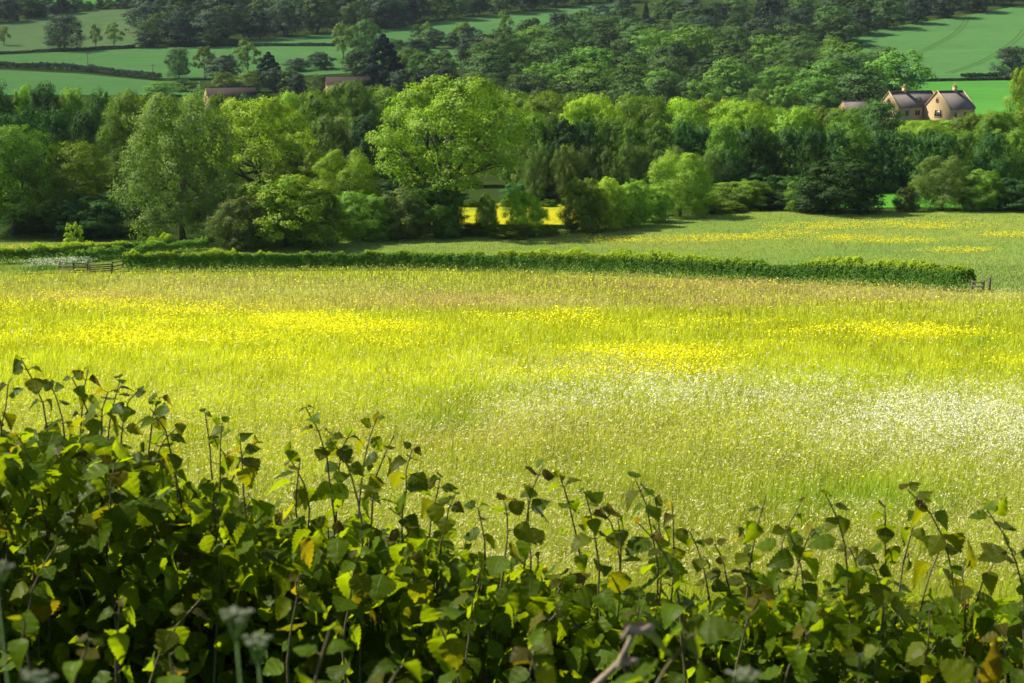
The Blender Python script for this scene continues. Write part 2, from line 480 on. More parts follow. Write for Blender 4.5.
for s in (1, 2, 3):                                     # big field-edge trees, seen some 150 px tall
    proto('broad', s, lobes_round(s, 17, 0.20, 0.95, 0.50, 0.22, 0.78), 28, 66, 0.0175, (0.8, 0.022, 10, 0.12), spread=0.34)
for s in (4, 5):
    proto('oak', s, lobes_round(s, 19, 0.30, 0.95, 0.52, 0.19, 0.66), 30, 58, 0.0165, (0.82, 0.030, 14, 0.20), spread=0.36, inner=0.15)
for s in (6, 7):
    proto('willow', s, lobes_round(s, 24, 0.08, 0.93, 0.48, 0.18, 1.1, 0.40), 24, 62, 0.016, (0.85, 0.020, 14, 0.10), spread=0.40)
for s in (8, 9, 10):
    proto('shrub', s, lobes_round(s, 17, 0.05, 0.88, 0.52, 0.25, 0.85, 0.36), 28, 66, 0.023, (0.5, 0.014, 10, 0.03), spread=0.36, inner=0.4)
for s in (11, 12, 13, 14):                              # trees of the valley wood
    proto('wood', s, lobes_round(s, 11, 0.10, 0.92, 0.52, 0.27, 0.78, 0.5), 22, 46, 0.028, (0.7, 0.022, 6, 0.08), spread=0.34)
for s in (15, 16, 17, 18):                              # trees on the far slope
    proto('farwood', s, lobes_round(s, 9, 0.10, 0.90, 0.50, 0.28, 0.78, 0.5), 18, 34, 0.044, (0.7, 0.022, 5, 0.08), spread=0.36)
for s in (19, 20):
    proto('thin', s, lobes_round(s, 9, 0.30, 0.92, 0.48, 0.18, 0.9, 0.5), 14, 26, 0.042, (0.85, 0.022, 9, 0.16), spread=0.42, inner=0.1)
for s in (21, 22):                                      # conifers: stacked skirts of sprays
    r_ = random.Random(s); lb = []
    for i in range(34):
        f = i / 33; w = 0.5 * (1 - f) ** 0.75 + 0.03; a = i * 2.4
        q = 0.05 + 0.16 * (1 - f)
        d = max(0.0, w - q * 0.6)
        lb.append(((d * math.cos(a), d * math.sin(a), 0.07 + 0.88 * f), (q, q, q * 0.55)))
    proto('conifer', s, lb, 14, 42, 0.034, (0.97, 0.022, 0, 0.1), spread=0.42)
proto('sapling', 23, lobes_round(23, 8, 0.30, 0.92, 0.46, 0.18, 0.9), 9, 14, 0.075, (0.9, 0.014, 7, 0.25), spread=0.42, inner=0.1)

TREE_COUNT = 0


def plant(name, kind, mat, x, Y, h, w, label, cat='tree', group=None, rot=None, dz=0.0, var=None):
    global TREE_COUNT
    TREE_COUNT += 1
    ps = PROTO[kind]; cm, tk = ps[(TREE_COUNT if var is None else var) % len(ps)]
    e = empty(name, (x, Y, float(T(x, Y)) - 0.15 + dz), label, cat, group)
    e.rotation_euler = (0, 0, random.uniform(0, 6.28) if rot is None else rot)
    e.scale = (w, w * random.uniform(0.9, 1.1), h)
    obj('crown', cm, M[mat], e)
    if tk is not None: obj('trunk', tk, M['bark'], e)
    return e


def plant_px(name, kind, mat, cx, ytop, wpx, Y, label, cat='tree', group=None, **kw):
    r = ray(cx, ytop); x = r[0] * Y
    h = r[2] * Y - float(T(x, Y)) + 0.15
    return plant(name, kind, mat, x, Y, max(h, 0.8), wpx * Y / F, label, cat, group, **kw)


# -------- trees and bushes along the far edge of the pasture
P_ = plant_px
P_('broadleaf_tree', 'broad', 'mid', 8, 126, 104, 212, 'tall mid green tree at the left edge of the photo beside the grass strip')
P_('broadleaf_tree', 'broad', 'fresh', 74, 143, 92, 216, 'fresh green tree between the left edge tree and the tall grey green willow')
P_('understorey_bush', 'shrub', 'dark', 88, 196, 78, 210, 'dark shadowy bush under the fresh green tree behind the sapling', 'bush')
P_('understorey_bush', 'shrub', 'dark', 30, 208, 60, 216, 'dark low bush under the tree at the left edge', 'bush')
P_('willow_tree', 'willow', 'grey', 178, 92, 124, 205, 'tall spreading grey green willow above the left end of the field hedge')
P_('broadleaf_tree', 'oak', 'lime', 256, 98, 128, 228, 'bright lime green round tree right behind the hawthorn bush')
P_('hawthorn_bush', 'shrub', 'olive', 285, 173, 108, 199, 'large domed hawthorn bush with yellowish top behind the field hedge', 'bush')
P_('hawthorn_bush', 'shrub', 'olive', 318, 188, 54, 201, 'yellow edged bush against the right side of the domed hawthorn', 'bush')
P_('elder_bush', 'shrub', 'rust', 236, 194, 54, 196, 'pale rusty topped bush at the left foot of the domed hawthorn', 'bush')
P_('broadleaf_tree', 'willow', 'fresh', 346, 150, 76, 216, 'light green tree behind the bushes left of the big oak')
P_('broadleaf_tree', 'broad', 'fresh', 308, 150, 66, 222, 'mid height green tree between the lime green tree and the light green tree')
P_('bush', 'shrub', 'mid', 362, 190, 64, 205, 'dark green bush directly right of the yellow edged bush', 'bush')
P_('bush', 'shrub', 'rust', 400, 187, 60, 207, 'pinkish topped bush below the left limbs of the big oak', 'bush')
P_('bush', 'shrub', 'mid', 436, 176, 62, 209, 'green bush round the trunk foot of the big oak', 'bush')
P_('oak_tree', 'oak', 'fresh', 452, 77, 158, 214, 'biggest light green oak with spreading limbs in the middle of the tree line', var=0)
P_('bush', 'shrub', 'mid', 446, 194, 30, 208, 'narrow bush at the right foot of the big oak beside the yellow gap', 'bush')
P_('bush', 'shrub', 'fresh', 487, 193, 25, 212, 'narrow upright bush standing in the gap with yellow field', 'bush')
P_('bush', 'shrub', 'lime', 525, 189, 43, 211, 'upright green bush between the two yellow field gaps', 'bush')
P_('low_shrub', 'shrub', 'olive', 512, 223, 44, 209, 'low olive shrub at the foot of the narrow upright bush', 'bush')
for cx_, w_, l_ in ((470, 16, 'small dark shrub behind the yellow field left of the narrow upright bush'), (506, 14, 'small dark shrub behind the yellow field between the two upright bushes'), (549, 20, 'small dark shrub behind the yellow field in the right gap')):
    P_('low_shrub', 'shrub', 'mid', cx_, 199, w_, 247, l_, 'bush')
P_('low_shrub', 'shrub', 'olive', 474, 222, 28, 211, 'low olive shrub left of the narrow upright bush under the big oak', 'bush')
P_('low_shrub', 'shrub', 'olive', 546, 224, 30, 211, 'low olive shrub just left of the right yellow gap', 'bush')
cl = [(584, 176, 46, 214, 'fresh'), (606, 177, 50, 217, 'lime'), (631, 179, 46, 221, 'fresh'), (653, 185, 40, 226, 'fresh')]
lb = ['leftmost clipped bush of the thick row right of the yellow gap', 'second bush in the thick row right of the yellow gap',
      'third bush in the thick row right of the yellow gap', 'last and lowest bush in the thick row below the pale tree']
for (cx, yt, w_, Y, mt), l_ in zip(cl, lb):
    P_('bush', 'shrub', mt, cx, yt, w_, Y, l_, 'bush', 'row of thick bushes right of the yellow gap')
P_('broadleaf_tree', 'willow', 'fresh', 681, 152, 70, 232, 'pale green feathery tree standing alone at the pasture edge')
P_('bush', 'shrub', 'mid', 742, 179, 70, 243, 'rounded green bush between the pale feathery tree and the dark dome bush', 'bush')
P_('low_shrub', 'shrub', 'olive', 706, 197, 34, 236, 'low yellowish shrub right of the pale feathery tree', 'bush')
P_('low_shrub', 'shrub', 'olive', 730, 201, 34, 237, 'low yellowish shrub in front of the rounded green bush', 'bush')
P_('dome_bush', 'shrub', 'dark', 838, 156, 92, 236, 'big dark domed bush on the far edge of the pasture', 'bush')
P_('dome_bush', 'shrub', 'mid', 806, 176, 44, 238, 'greener lower bush against the left side of the dark domed bush', 'bush')
P_('low_shrub', 'shrub', 'grey', 907, 186, 26, 238, 'small pale shrub in front of the green paddock gap', 'bush')
P_('willow_bush', 'willow', 'grey', 944, 156, 62, 240, 'grey green willow bush right of the green paddock gap', 'bush')
P_('bush', 'shrub', 'mid', 981, 168, 46, 239, 'green bush right of the grey green willow bush', 'bush')
P_('bush', 'shrub', 'dark', 1016, 178, 56, 239, 'dark bush at the right edge of the pasture', 'bush')
P_('bush', 'shrub', 'dark', 780, 190, 40, 242, 'small dark bush left of the greener bush beside the dome', 'bush')
P_('sapling', 'sapling', 'lime', 73, 222, 24, 190, 'small bright green sapling standing alone in the left grass strip', 'sapling')

# -------- the valley wood: rows of trees behind
WL = ['rounded green tree in the valley wood behind the pasture', 'dull green loose tree low in the valley wood behind the pasture']


def row(pts, step, kinds, mats, wpx, label, group, jit=3, name='broadleaf_tree', cat='tree'):
    """trees along a line of tree tops (px x, px top, distance)"""
    xs = [p[0] for p in pts]; x = xs[0]
    while x <= xs[-1]:
        yt = np.interp(x, xs, [p[1] for p in pts]) + random.uniform(-jit, jit)
        Y = np.interp(x, xs, [p[2] for p in pts]) * random.uniform(0.985, 1.015)
        P_(name, random.choice(kinds), random.choice(mats), x, yt, wpx * random.uniform(0.8, 1.25), Y, label, cat, group)
        x += step * random.uniform(0.75, 1.25)


# specific crowns of the wood's front rank
G1 = 'trees of the valley wood'
for cx, yt, w_, Y, mt, l_ in [
        (545, 93, 74, 292, 'fresh', 'sunlit tree top of the wood just right of the big oak'),
        (590, 97, 72, 280, 'lime', 'bright sunlit tree top above the thick bush row'),
        (645, 97, 76, 286, 'fresh', 'broad sunlit tree top above the pale feathery tree'),
        (690, 108, 56, 276, 'mid', 'darker green tree in the wood behind the pale feathery tree'),
        (740, 100, 84, 290, 'lime', 'broad bright domed tree above the rounded green bush'),
        (796, 107, 54, 280, 'fresh', 'fresh green tree above the dark domed bush'),
        (845, 116, 60, 284, 'mid', 'mid green tree at the left below the grey roofed shed'),
        (880, 98, 56, 380, 'dark', 'dark round tree against the left gable of the stone farmhouse'),
        (925, 122, 64, 290, 'fresh', 'spreading green tree below the stone farmhouse'),
        (972, 112, 50, 330, 'olive', 'yellow green tree hiding the foot of the farmhouse right wing'),
        (1000, 110, 64, 300, 'fresh', 'sunlit tree below and right of the stone farmhouse'),
        (1028, 62, 40, 360, 'lime', 'tall bright tree cut by the right edge of the photo'),
        (130, 92, 62, 260, 'mid', 'dull green tree top rising behind the tall willow on its left'),
        (350, 80, 62, 330, 'mid', 'dark green tree top left of the big oak crown'),
        (318, 92, 54, 300, 'mid', 'green tree top right of the bright lime tree'),
        (480, 92, 60, 330, 'mid', 'green tree top behind the right shoulder of the big oak')]:
    P_('broadleaf_tree', 'broad' if w_ > 60 else 'wood', mt, cx, yt, w_, Y, l_, 'tree')
row([(-60, 84, 285), (60, 84, 280), (130, 90, 282)], 26, ['wood'], ['dark', 'dark', 'mid'], 46, 'dark tree in the shady wood behind the left edge trees', 'dark trees behind the left edge')
row([(-60, 108, 262), (60, 108, 262), (150, 118, 258)], 30, ['wood'], ['dark', 'dark', 'mid'], 50, 'dark lower tree in the shady wood behind the left edge trees', 'dark lower trees behind the left edge')
row([(100, 98, 330), (200, 96, 330), (300, 88, 345), (400, 84, 345)], 24, ['wood'], ['mid', 'fresh', 'mid', 'dark'], 42, 'green tree in the row between the lime tree and the big oak', 'trees behind the lime tree')
row([(300, 118, 285), (400, 112, 280), (470, 115, 280)], 26, ['wood'], ['mid', 'dark', 'grey'], 42, 'shaded tree low behind the gap left of the big oak', 'shaded trees left of the big oak')
row([(500, 92, 345), (600, 92, 335), (700, 98, 330), (830, 108, 325), (860, 112, 325)], 24, ['wood'], ['lime', 'fresh', 'fresh', 'mid'], 46, 'rounded sunlit tree along the top rank of the valley wood', 'top rank of the valley wood')
row([(520, 112, 268), (640, 120, 264), (760, 124, 266), (900, 130, 266), (1060, 130, 268)], 23, ['wood'], ['mid', 'dark', 'mid', 'dark'], 42, 'shaded tree in the front rank of the valley wood', 'front rank of the valley wood')  # dark leaf mix puts the shade of the lower wood into the colour
row([(525, 142, 256), (640, 146, 252), (740, 152, 254)], 17, ['wood', 'willow'], ['grey', 'grey', 'dark'], 30, 'dull grey green tree low in the valley wood above the thick bush row', 'dull trees above the thick bush row', 5)
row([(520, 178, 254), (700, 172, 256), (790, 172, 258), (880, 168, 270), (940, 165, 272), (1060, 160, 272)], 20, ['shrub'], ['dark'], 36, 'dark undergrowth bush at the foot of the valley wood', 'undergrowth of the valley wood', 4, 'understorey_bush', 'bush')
row([(885, 116, 420), (920, 119, 420), (1060, 112, 420)], 15, ['wood'], ['fresh', 'mid', 'olive'], 42, 'green tree in the wood below the stone farmhouse', 'trees below the stone farmhouse')
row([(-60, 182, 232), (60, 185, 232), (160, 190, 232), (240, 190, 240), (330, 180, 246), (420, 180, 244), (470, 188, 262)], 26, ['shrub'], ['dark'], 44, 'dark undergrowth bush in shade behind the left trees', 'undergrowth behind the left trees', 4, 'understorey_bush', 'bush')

P_('broadleaf_tree', 'wood', 'fresh', 836, 108, 34, 470, 'green tree in front of the small grey roofed shed', 'tree')
P_('broadleaf_tree', 'wood', 'mid', 856, 107, 26, 474, 'dull green tree between the small shed and the stone farmhouse', 'tree')
# -------- wood on the slope behind (left of the farmhouse)
G2 = 'trees of the slope wood'
SL = 'rounded tree in the wood on the slope left of the farmhouse'
for ypx, x0, x1, hh, mats in [(116, 470, 872, (8, 12), ['far', 'far', 'farlime']), (106, 480, 880, (10, 14), ['far', 'farlime', 'far']), (95, 490, 905, (11, 15), ['far', 'far', 'farlime']), (84, 500, 905, (11, 15), ['far', 'farlime']),
                              (72, 500, 850, (11, 15), ['farlime', 'far']), (60, 505, 845, (11, 15), ['farlime', 'far', 'far']), (47, 530, 840, (11, 15), ['far', 'farther']),
                              (34, 560, 830, (10, 14), ['far', 'farther']), (22, 600, 850, (11, 14), ['far', 'farther'])]:
    x = x0
    while x < x1:
        gp = ground_at(x, ypx + random.uniform(-3, 3))
        h = random.uniform(*hh) * random.choice([0.7, 0.9, 1, 1, 1.1, 1.25])
        if random.random() < 0.06 and x < 800 and ypx < 75:
            plant('conifer_tree', 'conifer', 'conifer', gp[0], gp[1], h * 1.15, h * 0.42, 'small dark pointed conifer among the rounded trees of the slope wood', 'conifer', 'small conifers in the slope wood')
        else:
            plant('broadleaf_tree', random.choice(['farwood', 'farwood', 'wood']), random.choice(mats), gp[0], gp[1], h, h * random.uniform(1.1, 1.65), SL, 'tree', G2)
        x += F / gp[1] * h * random.uniform(0.85, 1.2)
for cx, yt, w_, Y in ((775, 6, 12, 780), (782, 8, 11, 778)):
    P_('conifer_tree', 'conifer', 'conifer', cx - 70 + 0, yt + 4, w_ + 4, Y, 'small dark pointed conifer among the rounded trees of the slope wood', 'conifer', 'small conifers in the slope wood')

# -------- top wood: long dark belts
G3 = 'trees of the hilltop belt'
for x0, x1, f_, hh in [(830, 1100, lambda x: np.interp(x, [780, 840, 880, 940, 1024, 1100], [45, 40, 30, 18.5, 3, -10]), (13, 17)),
                       (850, 1100, lambda x: np.interp(x, [780, 840, 880, 940, 1024, 1100], [30, 26, 18, 8, -6, -20]), (13, 17)),
                       (380, 640, lambda x: np.interp(x, [380, 490, 560, 640], [27, 15, 7, -3]), (14, 18)),
                       (160, 400, lambda x: np.interp(x, [160, 250, 400], [44, 40, 27]), (13, 17)),
                       (150, 640, lambda x: np.interp(x, [150, 250, 400, 640], [33, 29, 15, -14]), (13, 17)),
                       (150, 560, lambda x: np.interp(x, [150, 300, 560], [20, 16, -8]), (13, 17)),
                       (160, 480, lambda x: np.interp(x, [160, 480], [7, -6]), (13, 17)),
                       (-40, 60, lambda x: np.interp(x, [-40, 0, 60], [24, 23, 14]), (12, 15)),
                       (30, 200, lambda x: np.interp(x, [0, 60, 110, 200], [23, 14, 9, 8]), (5, 8)),
                       (-40, 40, lambda x: 8, (12, 15))]:
    x = x0
    while x < x1:
        gp = ground_at(x, float(f_(x)) + random.uniform(-1, 1)); h = random.uniform(*hh)
        plant('broadleaf_tree', 'farwood', random.choice(['farther', 'farther', 'far']), gp[0], gp[1], h, h * random.uniform(1.1, 1.5),
              'dark tree in the distant belt of woodland along the hilltop', 'tree', G3)
        x += F / gp[1] * h * random.uniform(0.8, 1.1)

# -------- single far trees and bushes in the fields
for nm, kd, mt, cx, yt, yb, w_, l_, ct in [
        ('oak_tree', 'wood', 'farther', 63, 14, 51, 42, 'large dark round oak standing alone in the upper left field', 'tree'),
        ('field_tree', 'thin', 'grey', 95, 24, 49, 14, 'thin pale tree right beside the dark round oak', 'tree'),
        ('field_tree', 'thin', 'grey', 113, 23, 48, 21, 'wider thin pale tree at the end of the upper left field', 'tree'),
        ('field_tree', 'thin', 'grey', 3, 26, 46, 16, 'thin pale tree at the left edge of the upper field', 'tree'),
        ('field_bush', 'farwood', 'farther', 147, 32, 48, 30, 'dark bush at the right end of the upper left field', 'bush'),
        ('field_tree', 'farwood', 'farther', 182, 12, 46, 42, 'dull round tree left of the darkest tree above the left fields', 'tree'),
        ('field_tree', 'farwood', 'farther', 212, 8, 46, 44, 'darkest round tree above the left fields', 'tree'),
        ('field_bush', 'farwood', 'far', 206, 30, 48, 24, 'small dark bush at the foot of the darkest round tree', 'bush'),
        ('field_tree', 'wood', 'far', 178, 47, 79, 26, 'round green tree at the right end of the low field hedge', 'tree'),
        ('field_tree', 'thin', 'grey', 204, 46, 79, 26, 'pale loose tree behind the first roofed farm building', 'tree'),
        ('field_bush', 'farwood', 'farther', 224, 55, 80, 36, 'broad dull bush above the first roofed farm building', 'bush'),
        ('field_tree', 'thin', 'grey', 247, 40, 76, 32, 'tall pale thin tree left of the small dark conifer', 'tree'),
        ('conifer_tree', 'conifer', 'conifer', 268, 51, 86, 34, 'smaller dark conifer between the two roofed farm buildings', 'conifer'),
        ('conifer_tree', 'conifer', 'conifer', 383, 33, 90, 50, 'larger dark conifer right of the second roofed farm building', 'conifer'),
        ('field_tree', 'wood', 'far', 366, 20, 58, 38, 'dark round tree directly behind the larger conifer', 'tree'),
        ('field_tree', 'thin', 'grey', 343, 23, 60, 30, 'pale brownish tree left of the larger conifer', 'tree'),
        ('field_bush', 'farwood', 'far', 358, 50, 78, 34, 'round green bush against the left side of the larger conifer', 'bush'),
        ('field_bush', 'farwood', 'farther', 320, 52, 70, 30, 'dull green bush row end above the second roofed building', 'bush'),
        ('field_bush', 'farwood', 'farther', 296, 58, 72, 26, 'low dark bush right of the smaller conifer', 'bush'),
        ('field_tree', 'thin', 'grey', 416, 24, 44, 13, 'left one of two little pale trees in the middle strip field', 'tree'),
        ('field_tree', 'thin', 'grey', 427, 22, 43, 15, 'right one of two little pale trees in the middle strip field', 'tree'),
        ('field_tree', 'thin', 'grey', 462, 22, 48, 26, 'pale thin tree at the lower right of the middle strip field', 'tree'),
        ('field_tree', 'thin', 'grey', 505, 10, 40, 18, 'tallest pale thin tree against the middle strip field', 'tree'),
        ('field_bush', 'farwood', 'farther', 480, 34, 56, 44, 'broad dull bush below the middle strip field', 'bush'),
        ('field_tree', 'wood', 'farther', 1013, 46, 80, 38, 'dark tree beside the low hedge in the right hand field', 'tree'),
        ('field_bush', 'farwood', 'farther', 91, 64, 72, 12, 'small dark round bush on the low field hedge', 'bush'),
        ('field_bush', 'farwood', 'far', 410, 48, 72, 36, 'round green bush right of the larger conifer', 'bush'),
        ('field_bush', 'farwood', 'far', 440, 52, 84, 44, 'green bush right below the two little pale trees', 'bush'),
        ('field_bush', 'farwood', 'far', 290, 70, 92, 34, 'small green bush left of the second roofed building', 'bush'),
        ('field_bush', 'farwood', 'far', 246, 88, 104, 30, 'bush hiding the right end of the first roofed building', 'bush'),
        ('field_bush', 'farwood', 'farlime', 222, 93, 106, 30, 'low bright bush below the first roofed building', 'bush'),
        ('field_bush', 'farwood', 'farlime', 185, 79, 92, 30, 'low bright bush left of the first roofed building', 'bush'),
        ('field_bush', 'farwood', 'farlime', 160, 82, 96, 34, 'low bright bush at the bottom corner of the left field', 'bush')]:
    gp = ground_at(cx, yb); P_(nm, kd, mt, cx, yt, w_, gp[1], l_, ct)
for x0, x1, yb in ((395, 620, 62), (400, 560, 76), (400, 520, 92), (225, 330, 92), (420, 520, 50)):
    x = x0
    while x < x1:
        gp = ground_at(x, yb + random.uniform(-3, 3)); h = random.uniform(6, 10)
        plant('broadleaf_tree', 'farwood', random.choice(['far', 'farlime', 'grey', 'farther']), gp[0], gp[1], h, h * random.uniform(1.0, 1.5),
              'green tree in the scrubby copse right of the dark conifers', 'tree', 'trees of the scrubby copse')
        x += F / gp[1] * h * random.uniform(0.9, 1.3)


# ------------------------------------------------------------------ hedges
def hedge(name, line, width, height, size, dens, mat, label, cat='hedge', rough=0.17, seed=0):
    """line: world polyline (n,2)"""
    line = np.asarray(line, float)[:, :2]
    seg = np.hypot(*np.diff(line, axis=0).T); s = np.concatenate([[0], np.cumsum(seg)]); Ltot = s[-1]
    n = int(Ltot * (2 * height + width) * dens)
    q = rng.random(n) * Ltot
    cx = np.interp(q, s, line[:, 0]); cy = np.interp(q, s, line[:, 1])
    dx = np.interp(q + 0.5, s, line[:, 0]) - np.interp(q - 0.5, s, line[:, 0]); dy = np.interp(q + 0.5, s, line[:, 1]) - np.interp(q - 0.5, s, line[:, 1])
    ln = np.hypot(dx, dy) + 1e-9; nx, ny = -dy / ln, dx / ln
    th = rng.random(n) * PI                                 # arch section
    hh = height * (1 + rough * 2.6 * (fbm(q / 0.9, q * 0 + seed, 3 + seed) - 0.5) + rough * 1.6 * (vnoise(q / 7.0, q * 0, 9 + seed) - 0.5))
    ww = width * (1 + rough * 2 * (fbm(q / 1.3, q * 0 + 5, 5 + seed) - 0.5))
    e = 0.42
    cxs = np.sign(np.cos(th)) * np.abs(np.cos(th)) ** e; szs = np.abs(np.sin(th)) ** e
    dep = 1 - np.abs(rng.normal(size=n)) * 0.10 + (fbm(q / 0.6, th * 2.5, 21 + seed) - 0.5) * 0.35
    off = ww / 2 * cxs * dep; z = hh * szs * dep
    x = cx + nx * off; y = cy + ny * off
    P = np.stack([x, y, T(x, y) + np.maximum(z, 0.05)], -1)
    Nn = np.stack([nx * np.cos(th), ny * np.cos(th), np.sin(th)], -1) * 0.8 + rng.normal(size=(n, 3)) * 0.45
    Nn /= np.linalg.norm(Nn, axis=1)[:, None]
    tint = np.clip((z / height - 0.80) * 3.0 + rng.normal(size=n) * 0.18 + 0.1, 0, 1)  # sunlit yellow top and shaded sides of the hedge put into the tint
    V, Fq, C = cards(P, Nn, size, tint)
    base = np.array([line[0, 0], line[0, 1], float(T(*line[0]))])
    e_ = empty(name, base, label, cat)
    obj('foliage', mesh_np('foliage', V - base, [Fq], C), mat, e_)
    return e_


_cf = np.polyfit(hedge_w[1:12, 0], hedge_w[1:12, 1], 3)
_hx = np.linspace(hedge_w[2, 0] + 0.5, hedge_w[10, 0] - 0.9, 60)
hl = np.stack([_hx, np.polyval(_cf, _hx)], -1)
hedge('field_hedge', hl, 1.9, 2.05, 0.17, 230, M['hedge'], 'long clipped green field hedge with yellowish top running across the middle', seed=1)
hedge('overgrown_hedge', [ground_at(-60, 266)[:2], ground_at(0, 264.5)[:2], ground_at(60, 262)[:2], ground_at(120, 257)[:2], ground_at(170, 252)[:2]], 1.8, 1.7, 0.18, 170, M['hedge'],
      'short overgrown hedge left of the long field hedge behind the wooden rails', seed=2, rough=0.25)
hedge('bramble_bank', [ground_at(80, 263)[:2], ground_at(125, 258)[:2], ground_at(205, 250)[:2]], 1.8, 1.5, 0.18, 150, M['mid'], 'low dark bramble bank behind the left end of the field hedge', 'brambles', seed=3, rough=0.3)
for pl, h_, w_, l_, mt in [
        ([(-40, 68), (0, 68), (80, 71.5), (160, 80)], 2.6, 2.5, 'straight dark hedge between the two lower left fields', 'farther'),
        ([(-40, 57), (0, 55), (60, 52), (135, 48)], 1.5, 1.6, 'thin dark hedge below the dark round oak', 'farther'),
        ([(170, 47), (270, 46.5), (340, 46)], 1.4, 1.6, 'thin dark hedge running to the pale brownish tree', 'farther'),
        ([(388, 46), (450, 45)], 1.6, 1.6, 'thin dark hedge below the two little pale trees', 'farther'),
        ([(905, 82), (960, 80.5), (1000, 80), (1060, 79)], 0.9, 1.2, 'thin hedge line at the foot of the right hand field', 'farther'),
        ([(962, 79), (1010, 78.5)], 2.2, 3.0, 'thicker dark hedge piece beside the tree in the right hand field', 'farther'),
        ([(800, 92), (870, 94), (905, 95)], 2.0, 2.0, 'dark hedge at the foot of the slope wood above the farmhouse', 'farther')]:
    hedge('far_hedge', [ground_at(*p)[:2] for p in pl], w_, h_, 0.45, 26, M[mt], l_, seed=5)


# ------------------------------------------------------------------ wooden rails and stile
def rails(name, a, b, h, nposts, nrails, label, cat):
    a, b = ground_at(*a), ground_at(*b); e = empty(name, a, label, cat)
    d = b - a; L_ = np.hypot(d[0], d[1]); ang = math.atan2(d[1], d[0])
    R_ = np.array(Matrix.Rotation(ang, 4, 'Z'))
    for i in range(nposts):
        t = i / (nposts - 1); c = a + d * t - a; c[2] = float(T(*(a + d * t)[:2])) - a[2]
        Mx = R_.copy(); Mx[:3, 3] = c
        mb = MB(); mb.box((-0.07, -0.07, -0.1), (0.07, 0.07, h), Mx)
        obj('post', mb.mesh('post'), M['wood'], e)
    for k in range(nrails):
        mb = MB(); z = h * (0.30 + 0.60 * k / max(1, nrails - 1))
        mb.box((0.0, -0.115, z - 0.055), (L_, -0.073, z + 0.055), R_)
        obj('rail', mb.mesh('rail'), M['wood'], e)
    return e


rails('rail_fence', (60, 272.5), (88, 273.5), 1.15, 3, 3, 'left piece of low wooden rail fence beside the cow parsley', 'fence')
rails('field_gate', (90, 274.6), (112, 274.4), 1.0, 2, 4, 'low wooden field gate between the two rail fence pieces', 'gate')
rails('rail_fence', (112.5, 273.8), (123, 273.2), 1.2, 2, 3, 'short piece of rail fence meeting the left end of the field hedge', 'fence')
rails('stile', (972, 293.8), (983, 294.3), 1.05, 2, 3, 'small wooden stile at the right end of the field hedge', 'stile')
g0 = ground_at(989, 294.6)
mb = MB(); mb.box((-0.09, -0.09, -0.1), (0.09, 0.09, 1.25)); mb.box((-0.1, -0.1, 1.25), (0.1, 0.1, 1.29))
tag(obj('gate_post', mb.mesh('gate_post'), M['wood'], None, g0), 'single dark gate post standing right of the stile', 'post')
for px, py, h_, l_ in ((153, 78.5, 5.5, 'small wooden pole with crossarm at the end of the low field hedge'), (88, 70, 7, 'thin tall pole rising from the low field hedge by the small bush')):
    g0 = ground_at(px, py); e = empty('utility_pole', g0, l_, 'pole')
    mb = MB(); mb.tube([(0, 0, -.2), (0, 0, h_)], [0.16, 0.11], 8); obj('pole', mb.mesh('pole'), M['wood'], e)
    mb = MB(); mb.box((-0.9, -0.16, h_ - 0.75), (0.9, -0.12 - 0.005, h_ - 0.6)); obj('crossarm', mb.mesh('crossarm'), M['wood'], e)


# ------------------------------------------------------------------ buildings
def block(e, Lx, Wy, he, hr, y0=0.0, x0=0.0, wallm='stone', roofm='slate', base=-2.0):
    """gabled block: ridge along local x, from x0 to x0+Lx, y0-W/2..y0+W/2"""
    ya, yb = y0 - Wy / 2, y0 + Wy / 2
    V = []
    for x in (x0, x0 + Lx):
        V += [(x, ya, base), (x, yb, base), (x, yb, he), (x, y0, hr), (x, ya, he)]
    mb = MB(); mb.add(V, [[0, 1, 2, 3, 4][::-1], [5, 6, 7, 8, 9], [0, 5, 9, 4][::-1][::-1], [1, 2, 7, 6]])
    w = obj('wall', mb.mesh('wall'), M[wallm], e)
    mb = MB(); s = (hr - he) / (Wy / 2); o_, th = 0.35, 0.16
    for sg in (-1, 1):
        ye = y0 + sg * (Wy / 2 + o_); ze = he - s * o_
        A = [(x0 - .12, y0, hr + .03), (x0 + Lx + .12, y0, hr + .03), (x0 + Lx + .12, ye, ze + .03), (x0 - .12, ye, ze + .03)]
        B = [(a, b, c + th) for a, b, c in A]
        mb.add(A + B, [np.array([(0, 1, 2, 3), (4, 7, 6, 5), (0, 4, 5, 1), (1, 5, 6, 2), (2, 6, 7, 3), (3, 7, 4, 0)])])
    mb.box((x0 - 0.14, y0 - 0.14, hr + 0.12), (x0 + Lx + 0.14, y0 + 0.14, hr + 0.27))
    r = obj('roof', mb.mesh('roof'), M[roofm], e)
    # raised stone copings on both gables
    for xx in (x0 - 0.22, x0 + Lx - 0.04) if he > 3 else ():
        mb = MB()
        for sg in (-1, 1):
            ye = y0 + sg * (Wy / 2 + 0.2); ze = he - s * 0.2
            A = [(xx, y0, hr + .15), (xx + .28, y0, hr + .15), (xx + .28, ye, ze + .15), (xx, ye, ze + .15)]
            B = [(a, b, c + .22) for a, b, c in A]
            mb.add(A + B, [np.array([(0, 1, 2, 3), (4, 7, 6, 5), (0, 4, 5, 1), (1, 5, 6, 2), (2, 6, 7, 3), (3, 7, 4, 0)])])
        obj('coping', mb.mesh('coping'), M[wallm], r)
    return w, r


